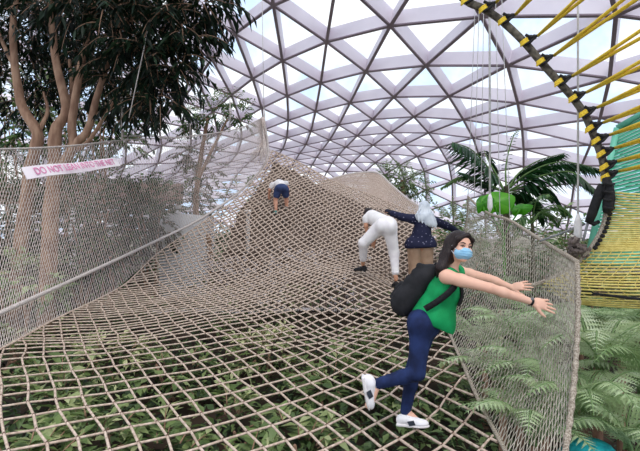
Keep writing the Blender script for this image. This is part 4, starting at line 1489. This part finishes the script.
H.ell(hC + f * 0.115 - u * 0.035, [r * 0.070, f * 0.088, u * 0.112], 0.012, True)
H.mesh('hair', M_HAIR, W1)
# mask with pleats and loops
K_ = SDF(0.004)
K_.ell(hC - u * 0.050 + f * 0.040, [r * 0.072, f * 0.076, u * 0.054], 0.01)
K_.cone(hC - u * 0.028 + f * 0.095, hC - u * 0.05 + f * 0.106, 0.012, 0.010, 0.02)
K_.rbox(hC - u * 0.05 - f * 0.055, [r * 0.2, f * 0.09, u * 0.2], 0.01, 0.004, True)
mk = K_.mesh('face_mask', M_MASK, W1)
for s in (1, -1):
    MB().tube(smooth_curve([hC - u * 0.03 + f * 0.05 + r * s * 0.066, hC - u * 0.005 + f * 0.03 + r * s * 0.078, hC - f * 0.012 + r * s * 0.082, hC - u * 0.045 + f * 0.02 + r * s * 0.076, hC - u * 0.075 + f * 0.05 + r * s * 0.062], 14), 0.0022, 5).build('ear_loop', M_SHOE, mk)
for v in (-0.035, -0.052, -0.068):
    MB().tube(smooth_curve([hC + u * v + f * (0.040 + 0.0775 * math.cos(a)) + r * 0.072 * math.sin(a) for a in (-0.9, -0.5, -0.2, 0, 0.2, 0.5, 0.9)], 16), 0.002, 4).build('pleat', M_MASK, mk)
for s in (1, -1):
    e = hC + u * 0.001 + f * 0.077 + r * s * 0.032
    Mx = Matrix((r, f, u)).transposed()
    MB().ball(e, 0.0115, 10, 8, (1.2, 0.55, 0.36), Mx).build('eye', M_EYEW, W1)
    MB().ball(e + f * 0.0035 - u * 0.0005, 0.0064, 10, 8, (1.1, 0.6, 0.62), Mx).build('iris', M_DARK, W1)
    MB().tube(smooth_curve([e + r * s * -0.016 + f * 0.006 - u * 0.001, e + f * 0.0095 + u * 0.005, e + r * s * 0.018 + f * 0.001 + u * 0.001], 8), [0.002, 0.003, 0.003, 0.003, 0.003, 0.003, 0.003, 0.003, 0.002], 5).build('eyelid', M_DARK, W1)
    MB().tube(smooth_curve([e + r * s * -0.017 + f * 0.012 + u * 0.021, e + f * 0.0115 + u * 0.026 + r * s * 0.004, e + r * s * 0.025 + f * -0.002 + u * 0.020], 8), [0.003, 0.004, 0.004, 0.004, 0.004, 0.0035, 0.003, 0.0025, 0.0015], 5).build('eyebrow', M_HAIR, W1)
# top
T = SDF(0.006)
T.ell(chest + cf * 0.005, [cr * 0.152, cf * 0.112, cu_ * 0.152], 0.05)
T.cone(L3(shR, shL, 0.10), L3(shR, shL, 0.90), 0.064, 0.064, 0.04)
T.cone(chest, waist + cf * 0.012, 0.125, 0.12, 0.05)
T.cone(waist + cf * 0.012, P(438, 318, 3.58), 0.128, 0.135, 0.05)
T.cone(waist - cf * 0.0, P(428, 318, 3.59), 0.122, 0.132, 0.05)
T.cone(P(436, 318, 3.50), P(444, 328, 3.55), 0.09, 0.08, 0.04)
for a in range(7):
    q = P(427 + 3.6 * a, 312 + 2.6 * a - 0.25 * a * a, 3.52 + 0.02 * (a % 2))
    T.cone(L3(chest, q, 0.5), q, 0.02, 0.018, 0.03)
T.rbox(P(430, 339, 3.58), [Vector((0.9, 0, -0.42)) * 0.4, Vector((0, 0.5, 0)), Vector((0.42, 0, 0.9)) * 0.11], 0.01, 0.01, True)
T.cone(neck_lo + cf * 0.02 + cu_ * 0.02, hC - u * 0.06, 0.058, 0.066, 0.01, True)
T.cone(shR + (elR - shR).normalized() * 0.03, elR, 0.056, 0.05, 0.01, True)
T.cone(shL + (elL - shL).normalized() * 0.03, elL, 0.054, 0.05, 0.01, True)
tp = T.mesh('sleeveless_top', M_GREEN, W1)
# jeans
J = SDF(0.006)
J.cone(L3(waist, pelv, 0.4), pelv, 0.112, 0.128, 0.05)
J.cone(hipR, hipL, 0.104, 0.104, 0.05)
for h_, k_, a_ in ((hipR, knR, anR), (hipL, knL, anL)):
    J.cone(h_, k_, 0.088, 0.061, 0.04)
    mid = L3(k_, a_, 0.35)
    J.cone(k_, mid, 0.059, 0.054, 0.02)
    J.cone(mid, L3(mid, a_, 1.0), 0.054, 0.041, 0.02)
    for t in (0.08, 0.2, 0.72, 0.8, 0.88):
        q = L3(k_, a_, t)
        d_ = (a_ - k_).normalized()
        o_ = d_.orthogonal().normalized()
        J.ell(q, [o_ * 0.049 * (1.2 - 0.42 * t), d_.cross(o_) * 0.049 * (1.2 - 0.42 * t), d_ * 0.008], 0.008)
J.mesh('jeans', M_JEAN, W1)


def shoe(parent, heel, toe, upv, L, col=M_SHOE, sole=M_SOLE, patch=M_PATCH, out=None, hi=0.0, name='shoe'):
    d = (toe - heel).normalized()
    u_ = (Vector(upv) - d * Vector(upv).dot(d)).normalized()
    s = d.cross(u_)
    S = SDF(0.004 if L > 0.2 else 0.005)
    q = L / 0.26
    hp_ = heel + d * 0.035 * q
    S.ell(hp_ + u_ * 0.040 * q, [d * 0.045 * q, s * 0.034 * q, u_ * (0.048 + hi) * q], 0.02)
    S.cone(hp_ + u_ * 0.055 * q + d * 0.03 * q, heel + d * 0.15 * q + u_ * 0.035 * q, 0.040 * q, 0.034 * q, 0.02)
    S.ell(heel + d * 0.185 * q + u_ * 0.028 * q, [d * 0.075 * q, s * 0.045 * q, u_ * 0.032 * q], 0.025)
    o = S.mesh(name, col, parent)
    S2 = SDF(0.004 if L > 0.2 else 0.005)
    S2.rbox(heel + d * 0.055 * q + u_ * 0.008 * q, [d * 0.062 * q, s * 0.040 * q, u_ * 0.013 * q], 0.012 * q, 0.02)
    S2.ell(heel + d * 0.175 * q + u_ * 0.008 * q, [d * 0.092 * q, s * 0.050 * q, u_ * 0.016 * q], 0.02)
    S2.mesh('sole', sole, o)
    if patch:
        for sg in ((1, -1)):
            pm = MB()
            cpos = heel + d * 0.125 * q + s * sg * 0.043 * q + u_ * 0.036 * q
            pm.box(cpos, d * 0.026 * q + u_ * 0.006 * q, s * 0.004 * q, u_ * 0.017 * q - d * 0.008 * q)
            pm.build('side_patch', patch, o, smooth=False)
        for k in range(4):
            c_ = heel + d * (0.085 + 0.022 * k) * q + u_ * (0.088 - 0.012 * k) * q
            MB().tube([c_ - s * 0.024 * q, c_ + u_ * 0.006 * q, c_ + s * 0.024 * q], 0.004 * q, 5).build('lace', sole, o)
    return o


shoe(W1, P(397.5, 424.5, 3.66), P(428.5, 427, 3.58), (0, 0, 1), 0.245)
shoe(W1, P(362, 376.5, 3.51), P(368.5, 411, 3.53), (1, -0.12, 0.25), 0.265)
# watch
wd = (wrR - elR).normalized()
wa = MB()
c_ = wrR - wd * 0.012
o1 = wd.orthogonal().normalized()
o2 = wd.cross(o1)
for k in range(18):
    a0, a1 = 2 * math.pi * k / 18, 2 * math.pi * (k + 1) / 18
    b = len(wa.v)
    for a in (a0, a1):
        rd = o1 * math.cos(a) + o2 * math.sin(a)
        wa.v += [c_ + rd * 0.0275 - wd * 0.009, c_ + rd * 0.0275 + wd * 0.009, c_ + rd * 0.023 - wd * 0.009, c_ + rd * 0.023 + wd * 0.009]
    wa.face((b, b + 1, b + 5, b + 4))
    wa.face((b + 2, b + 6, b + 7, b + 3))
    wa.face((b, b + 4, b + 6, b + 2))
    wa.face((b + 1, b + 3, b + 7, b + 5))
wt = wa.build('watch', M_STRAP, W1)
MB().ball(c_ + Vector((0.0, -0.02, 0.02)), 0.013, 10, 6, (1, 0.5, 1)).build('dial', M_METAL, wt)

# backpack
bkC = P(417, 290, 3.70)
bu = (P(440, 264, 3.62) - P(405, 312, 3.70)).normalized()
bf = -(Vector((0.78, -0.5, -0.25)) - bu * Vector((0.78, -0.5, -0.25)).dot(bu)).normalized()
br_ = bu.cross(bf).normalized()
K2 = SDF(0.007)
K2.rbox(bkC - bu * 0.02, [br_ * 0.145, bf * 0.085, bu * 0.22], 0.075, 0.03)
K2.ell(bkC - bu * 0.09 + bf * 0.03, [br_ * 0.14, bf * 0.10, bu * 0.13], 0.06)
K2.ell(bkC + bu * 0.16 - bf * 0.01, [br_ * 0.11, bf * 0.075, bu * 0.09], 0.05)
for k in range(9):
    q = bkC + bu * (0.16 - 0.042 * k) + bf * 0.07
    K2.cone(q - br_ * 0.10 + bu * 0.02 * math.sin(k * 2.1), q + br_ * 0.10 + bu * 0.02 * math.cos(k * 1.7), 0.024, 0.024, 0.03)
bk = K2.mesh('backpack', M_PACK)
tag(bk, 'slouchy black backpack worn by the woman in green', 'backpack')
K3 = SDF(0.006)
K3.rbox(bkC - bu * 0.09 + bf * 0.105, [br_ * 0.095, bf * 0.03, bu * 0.085], 0.025, 0.02)
K3.mesh('front_pocket', M_PACK, bk)
MB().tube(smooth_curve([bkC + bu * 0.21 - br_ * 0.03, bkC + bu * 0.265, bkC + bu * 0.21 + br_ * 0.03], 10), 0.009, 6).build('handle', M_STRAP, bk)


def strap(pts, nrm, w_, name, n=30):
    c = smooth_curve(pts, n)
    b = MB()
    for i, p in enumerate(c):
        d = (c[min(i + 1, n)] - c[max(i - 1, 0)]).normalized()
        nn = Vector(nrm[0]).lerp(Vector(nrm[1]), i / n).normalized()
        s = d.cross(nn).normalized() * w_ / 2
        nn = s.cross(d).normalized() * 0.006
        b.v += [p - s - nn, p + s - nn, p + s + nn, p - s + nn]
    for i in range(n):
        a = i * 4
        for k in range(4):
            b.face((a + k, a + (k + 1) % 4, a + 4 + (k + 1) % 4, a + 4 + k))
    b.face((0, 1, 2, 3))
    b.face((n * 4 + 3, n * 4 + 2, n * 4 + 1, n * 4))
    return b.build(name, M_STRAP, bk)


strap([P(425, 309, 3.44), P(435, 303, 3.41), P(446, 295, 3.40), P(454, 287, 3.41), P(456.5, 281, 3.44)], ((-0.1, -1, 0), (0.4, -1, 0.0)), 0.045, 'shoulder_strap')
strap([P(440, 268, 3.52), P(443, 266.5, 3.47), P(447, 268, 3.44)], ((0, -0.3, 1), (0.4, -0.5, 1)), 0.045, 'shoulder_strap')
strap([P(458, 276, 3.60), P(461, 285, 3.52), P(462, 296, 3.49), P(458.5, 306, 3.48)], ((0.6, -0.8, 0.1), (0.8, -0.6, 0)), 0.032, 'chest_strap')

# ================= bending woman in white
Yw = 8.2
M_WHITEC = mat('white_cotton_trousers', srgb(246, 240, 240), srgb(232, 224, 226), 7, 0.85, 0.3)
M_SHIRTW = mat('white_knit_shirt', srgb(246, 242, 240), srgb(236, 230, 228), 9, 0.85, 0.3)
M_BSHOE = mat('black_shoe', srgb(24, 24, 26), srgb(36, 34, 36), 12, 0.6)
hipL, hipR = P(378, 229, Yw + 0.05), P(390, 231, Yw)
knL, knR = P(363.5, 243, Yw + 0.15), P(394, 253, Yw + 0.08)
anL, anR = P(363, 264.5, Yw + 0.42), P(396, 279.5, Yw)
pel = P(385, 224, Yw + 0.06)
shc = P(372, 217, Yw + 0.48)
shl, shr = P(366.5, 218.5, Yw + 0.46), P(379, 217.5, Yw + 0.52)
hd = P(368.5, 215, Yw + 0.66)
B = SDF(0.011)
r2, f2, u2 = frame_of((-0.15, 0.6, -0.8), (-0.2, 0.85, 0.4))
head(B, hd, r2, f2, u2, 1.0)
B.cone(hd - u2 * 0.06, shc, 0.05, 0.055, 0.03)
B.cone(pel, shc, 0.12, 0.12, 0.05)
B.cone(shl, shr, 0.055, 0.055, 0.04)
for h_, k_, a_ in ((hipL, knL, anL), (hipR, knR, anR)):
    B.cone(h_, k_, 0.09, 0.06, 0.04)
    B.cone(k_, L3(k_, a_, 0.35), 0.056, 0.055, 0.03)
    B.cone(L3(k_, a_, 0.35), a_, 0.055, 0.036, 0.03)
elb, wri = P(366, 226, Yw + 0.42), P(367.5, 234, Yw + 0.45)
B.chain([shl, elb, wri], [0.048, 0.04, 0.028], 0.02)
hand(B, wri, (0.1, 0.25, -1), (0.6, 0.5, 0), (-1, -0.3, 0), 1.0, 0.6, 0.2)
elb, wri = P(378, 232, Yw + 0.46), P(374.5, 241, Yw + 0.40)
B.chain([shr, elb, wri], [0.048, 0.042, 0.03], 0.02)
hand(B, wri, (-0.3, 0.2, -1), (-0.6, 0.5, 0), (0.3, -1, 0), 1.0, 0.6, 0.2)
W2 = B.mesh('person', M_SKIN2)
tag(W2, 'person in white shirt and cropped white trousers bending over the net, seen from behind', 'person', 'people on the net')
J = SDF(0.011)
J.ell(P(386.5, 226, Yw + 0.03), [Vector((0.19, 0, -0.03)), Vector((0, 0.17, 0.0)), Vector((0.02, 0, 0.18))], 0.05)
J.ell(P(381, 226, Yw - 0.04), [Vector((0.10, 0, 0)), Vector((0, 0.12, 0)), Vector((0, 0, 0.13))], 0.03)
J.ell(P(390, 227, Yw - 0.07), [Vector((0.10, 0, 0)), Vector((0, 0.12, 0)), Vector((0, 0, 0.13))], 0.03)
for h_, k_, a_ in ((hipL, knL, anL), (hipR, knR, anR)):
    J.cone(h_, k_, 0.125, 0.092, 0.05)
    J.cone(k_, L3(k_, a_, 0.72), 0.090, 0.066, 0.04)
    J.ell(L3(k_, a_, 0.72), [Vector((0.070, 0, 0)), Vector((0, 0.07, 0)), Vector((0, 0, 0.02))], 0.01)
J.mesh('trousers', M_WHITEC, W2)
T = SDF(0.011)
T.cone(pel, shc, 0.150, 0.135, 0.05)
T.cone(shl, shr, 0.075, 0.072, 0.04)
T.cone(shl, L3(shl, P(366, 226, Yw + 0.42), 0.35), 0.07, 0.062, 0.03)
T.mesh('shirt', M_SHIRTW, W2)
H = SDF(0.011)
H.ell(hd + u2 * 0.04 - f2 * 0.02, [r2 * 0.085, f2 * 0.105, u2 * 0.092], 0.02)
H.ell(hd - f2 * 0.06, [r2 * 0.08, f2 * 0.05, u2 * 0.09], 0.03)
H.mesh('hair', M_HAIR, W2)
shoe(W2, P(366.5, 270.5, Yw + 0.42), P(353.5, 271, Yw + 0.5), (0, 0.1, 1), 0.25, M_BSHOE, M_BSHOE, None, hi=0.02)
shoe(W2, P(396.5, 287, Yw - 0.04), P(393, 286.5, Yw + 0.22), (0, 0, 1), 0.26, M_BSHOE, M_BSHOE, None, hi=0.03)

# ================= person in a white headscarf
Yh = 8.6
M_TUNIC = mat('navy_floral_cloth', srgb(36, 38, 66), srgb(30, 30, 54), 9, 0.85, 0.3)
nt = M_TUNIC.node_tree
vo = nt.nodes.new('ShaderNodeTexVoronoi')
vo.inputs['Scale'].default_value = 17
tcn = nt.nodes.new('ShaderNodeTexCoord')
nt.links.new(tcn.outputs['Object'], vo.inputs['Vector'])
r1 = nt.nodes.new('ShaderNodeValToRGB')
r1.color_ramp.elements[0].position = 0.10
r1.color_ramp.elements[0].color = srgb(138, 136, 160)
r1.color_ramp.elements[1].position = 0.24
r1.color_ramp.elements[1].color = srgb(34, 36, 62)
nt.links.new(vo.outputs['Distance'], r1.inputs['Fac'])
nt.links.new(r1.outputs['Color'], nt.nodes['Principled BSDF'].inputs['Base Color'])
M_SCARF = mat('pale_grey_scarf', srgb(226, 230, 236), srgb(200, 206, 216), 7, 0.8, 0.5)
M_BEIGE = mat('beige_trousers', srgb(200, 166, 140), srgb(180, 146, 120), 6, 0.85, 0.3)
M_GLOVE = mat('dark_cuff', srgb(30, 30, 44), srgb(40, 40, 56), 12, 0.8)
hd = P(424, 208, Yh)
r3, f3, u3 = frame_of((-0.1, 1, -0.1), (0.08, 0, 1))
shl, shr = P(412.5, 219, Yh), P(435, 221.5, Yh)
pel = P(421, 246, Yh)
che = P(423, 224, Yh)
B = SDF(0.011)
head(B, hd, r3, f3, u3, 1.0)
B.cone(hd - u3 * 0.06, che, 0.05, 0.06, 0.03)
B.cone(che, pel, 0.125, 0.125, 0.05)
B.cone(shl, shr, 0.06, 0.06, 0.04)
for s, ee, ww, hdir in ((shl, P(402, 217, Yh + 0.1), P(391.5, 213, Yh + 0.2), (-1, 0.2, 0.35)), (shr, P(446, 225.5, Yh + 0.12), P(455, 230, Yh + 0.2), (0.9, 0.2, -0.35))):
    B.chain([s, ee, ww], [0.05, 0.042, 0.03], 0.02)
    hand(B, ww, hdir, (0, 0.6, 0.5), (0, -0.6, 0.8), 0.95, 0.5, 0.3)
fl_, fr_2 = P(414, 291, Yh), P(427, 290.5, Yh + 0.1)
for hx, kx, ax in ((P(415.5, 250, Yh), P(415, 270, Yh + 0.06), fl_ + Vector((0, 0, 0.07))), (P(426.5, 250, Yh), P(427, 270, Yh + 0.1), fr_2 + Vector((0, 0, 0.07)))):
    B.chain([hx, kx, ax], [0.075, 0.055, 0.036], 0.03)
W3 = B.mesh('person', M_SKIN2)
tag(W3, 'person in pale headscarf and navy floral tunic with arms held out, seen from behind', 'person', 'people on the net')
T = SDF(0.011)
T.cone(che, P(421.5, 236, Yh), 0.155, 0.165, 0.05)
T.cone(P(421.5, 236, Yh), P(420, 243, Yh), 0.18, 0.21, 0.05)
T.ell(P(420, 245, Yh), [Vector((0.27, 0, 0.02)), Vector((0, 0.22, 0)), Vector((0, 0, 0.09))], 0.03)
for k in range(9):
    q = P(408 + 3.1 * k, 247.5 - 0.3 * k, Yh - 0.10)
    T.cone(q + Vector((0, 0, 0.14)), q, 0.02, 0.03, 0.03)
T.cone(shl, shr, 0.085, 0.085, 0.04)
for s, ee, ww in ((shl, P(402, 217, Yh + 0.1), P(391.5, 213, Yh + 0.2)), (shr, P(446, 225.5, Yh + 0.12), P(455, 230, Yh + 0.2))):
    T.chain([s, ee, L3(ee, ww, 0.9)], [0.088, 0.072, 0.060], 0.03)
T.cone(P(413.5, 245, Yh - 0.03), P(428, 245.5, Yh - 0.03), 0.165, 0.165, 0.05)
T.rbox(P(420, 258.5, Yh), [Vector((0.5, 0, 0.03)), Vector((0, 0.6, 0)), Vector((-0.01, 0, 0.2))], 0.01, 0.02, True)
T.mesh('tunic', M_TUNIC, W3)
for ww, dv in ((P(389.8, 212.3, Yh + 0.22), Vector((-0.07, 0.02, 0.03))), (P(456.5, 231, Yh + 0.22), Vector((0.07, 0.02, -0.03)))):
    SDF(0.010).cone(ww - dv * 0.6, ww + dv * 0.7, 0.058, 0.045).mesh('glove', M_GLOVE, W3)
J = SDF(0.011)
for hx, kx, ax in ((P(414.5, 247, Yh), P(414.5, 270, Yh + 0.06), P(414, 287, Yh)), (P(426, 247, Yh), P(427, 270, Yh + 0.1), P(427, 287, Yh + 0.1))):
    J.chain([hx, kx, ax], [0.14, 0.108, 0.085], 0.03)
J.mesh('trousers', M_BEIGE, W3)
S_ = SDF(0.010)
S_.ell(hd + u3 * 0.03 - f3 * 0.01, [r3 * 0.100, f3 * 0.115, u3 * 0.108], 0.02)
S_.cone(hd - u3 * 0.02, hd - u3 * 0.15 - f3 * 0.03 + r3 * 0.02, 0.095, 0.125, 0.04)
S_.ell(P(425.5, 218.5, Yh - 0.06), [Vector((0.20, 0, -0.03)), Vector((0, 0.12, 0)), Vector((0.03, 0, 0.115))], 0.04)
S_.ell(P(430, 223, Yh - 0.10), [Vector((0.135, 0, -0.03)), Vector((0, 0.075, 0)), Vector((0.02, 0, 0.075))], 0.04)
for k in range(6):
    a = hd + u3 * (0.06 - 0.01 * k) - f3 * 0.09 + r3 * (-0.06 + 0.025 * k)
    S_.chain([a, P(417 + 3.2 * k, 214, Yh - 0.14), P(419 + 3.4 * k, 222 + 1.2 * k, Yh - 0.15)], [0.014, 0.016, 0.012], 0.02)
S_.mesh('headscarf', M_SCARF, W3)
shoe(W3, P(414, 291, Yh - 0.06), P(413, 291, Yh + 0.2), (0, 0, 1), 0.24, M_BSHOE, M_BSHOE, None)
shoe(W3, P(427, 290.5, Yh + 0.04), P(428, 290.5, Yh + 0.3), (0, 0, 1), 0.24, M_BSHOE, M_BSHOE, None)

# ================= child in blue shorts
Yc = 11.9
M_CSHIRT = mat('pale_grey_tee', srgb(236, 230, 228), srgb(218, 212, 212), 9, 0.85, 0.3)
M_SHORT = mat('navy_shorts', srgb(62, 76, 116), srgb(46, 56, 92), 9, 0.85, 0.3)
M_TSHOE = mat('teal_shoe', srgb(112, 160, 152), srgb(90, 138, 132), 9, 0.6)
M_GSHOE = mat('grey_shoe', srgb(158, 152, 144), srgb(130, 126, 120), 9, 0.6)
M_CHAIR = mat('brown_child_hair', srgb(70, 48, 40), srgb(50, 34, 30), 12, 0.6, 0.3)
pel = P(281.5, 188.5, Yc)
shc = P(279, 184, Yc + 0.42)
shl, shr = P(272.5, 185, Yc + 0.40), P(286, 183.5, Yc + 0.42)
hd = P(279.5, 183, Yc + 0.60)
r4, f4, u4 = frame_of((0, 0.5, -0.85), (0, 0.9, 0.4))
hl, hr = P(278, 190.5, Yc), P(285, 190, Yc)
kl, kr = P(275.5, 200, Yc + 0.02), P(286.3, 198.5, Yc + 0.16)
al, ar = P(276, 210.5, Yc - 0.02), P(286.8, 207, Yc + 0.18)
B = SDF(0.012)
head(B, hd, r4, f4, u4, 0.98)
B.cone(hd - u4 * 0.05, shc, 0.045, 0.05, 0.03)
B.cone(pel, shc, 0.11, 0.105, 0.05)
B.cone(shl, shr, 0.05, 0.05, 0.04)
for a, b_, c in ((hl, kl, al), (hr, kr, ar)):
    B.chain([a, b_, L3(b_, c, 0.35), c], [0.075, 0.052, 0.052, 0.036], 0.02)
for s, ee, ww in ((shl, P(269.5, 190, Yc + 0.36), P(269, 195.5, Yc + 0.42)), (shr, P(288, 188, Yc + 0.5), P(288, 192, Yc + 0.6))):
    B.chain([s, ee, ww], [0.045, 0.038, 0.028], 0.02)
    hand(B, ww, (0, 0.3, -1), (1, 0.4, 0), (-1, 0, 0), 0.85, 0.5, 0.2)
W4 = B.mesh('person', M_SKIN3)
tag(W4, 'child in navy shorts and pale shirt on all fours near the mound top', 'person', 'people on the net')
J = SDF(0.012)
J.ell(P(281.5, 188, Yc - 0.02), [Vector((0.17, 0, 0)), Vector((0, 0.15, 0)), Vector((0, 0, 0.115))], 0.04)
J.cone(hl, L3(hl, kl, 0.5), 0.105, 0.092, 0.04)
J.cone(hr, L3(hr, kr, 0.55), 0.105, 0.092, 0.04)
J.mesh('shorts', M_SHORT, W4)
T = SDF(0.012)
T.cone(L3(pel, shc, 0.25), shc, 0.135, 0.13, 0.05)
T.cone(shl, shr, 0.075, 0.075, 0.04)
T.cone(shl, L3(shl, P(269.5, 190, Yc + 0.36), 0.5), 0.068, 0.06, 0.03)
T.mesh('shirt', M_CSHIRT, W4)
H = SDF(0.012)
H.ell(hd + u4 * 0.04 - f4 * 0.02, [r4 * 0.082, f4 * 0.10, u4 * 0.09], 0.02)
H.ell(hd - f4 * 0.05, [r4 * 0.078, f4 * 0.05, u4 * 0.08], 0.03)
H.mesh('hair', M_CHAIR, W4)
shoe(W4, P(276.3, 213.3, Yc - 0.08), P(274, 213.5, Yc + 0.10), (0, 0, 1), 0.225, M_TSHOE, M_TSHOE, None)
shoe(W4, P(286.2, 209.3, Yc + 0.12), P(287.5, 209.6, Yc + 0.32), (0, 0, 1), 0.225, M_GSHOE, M_GSHOE, None)
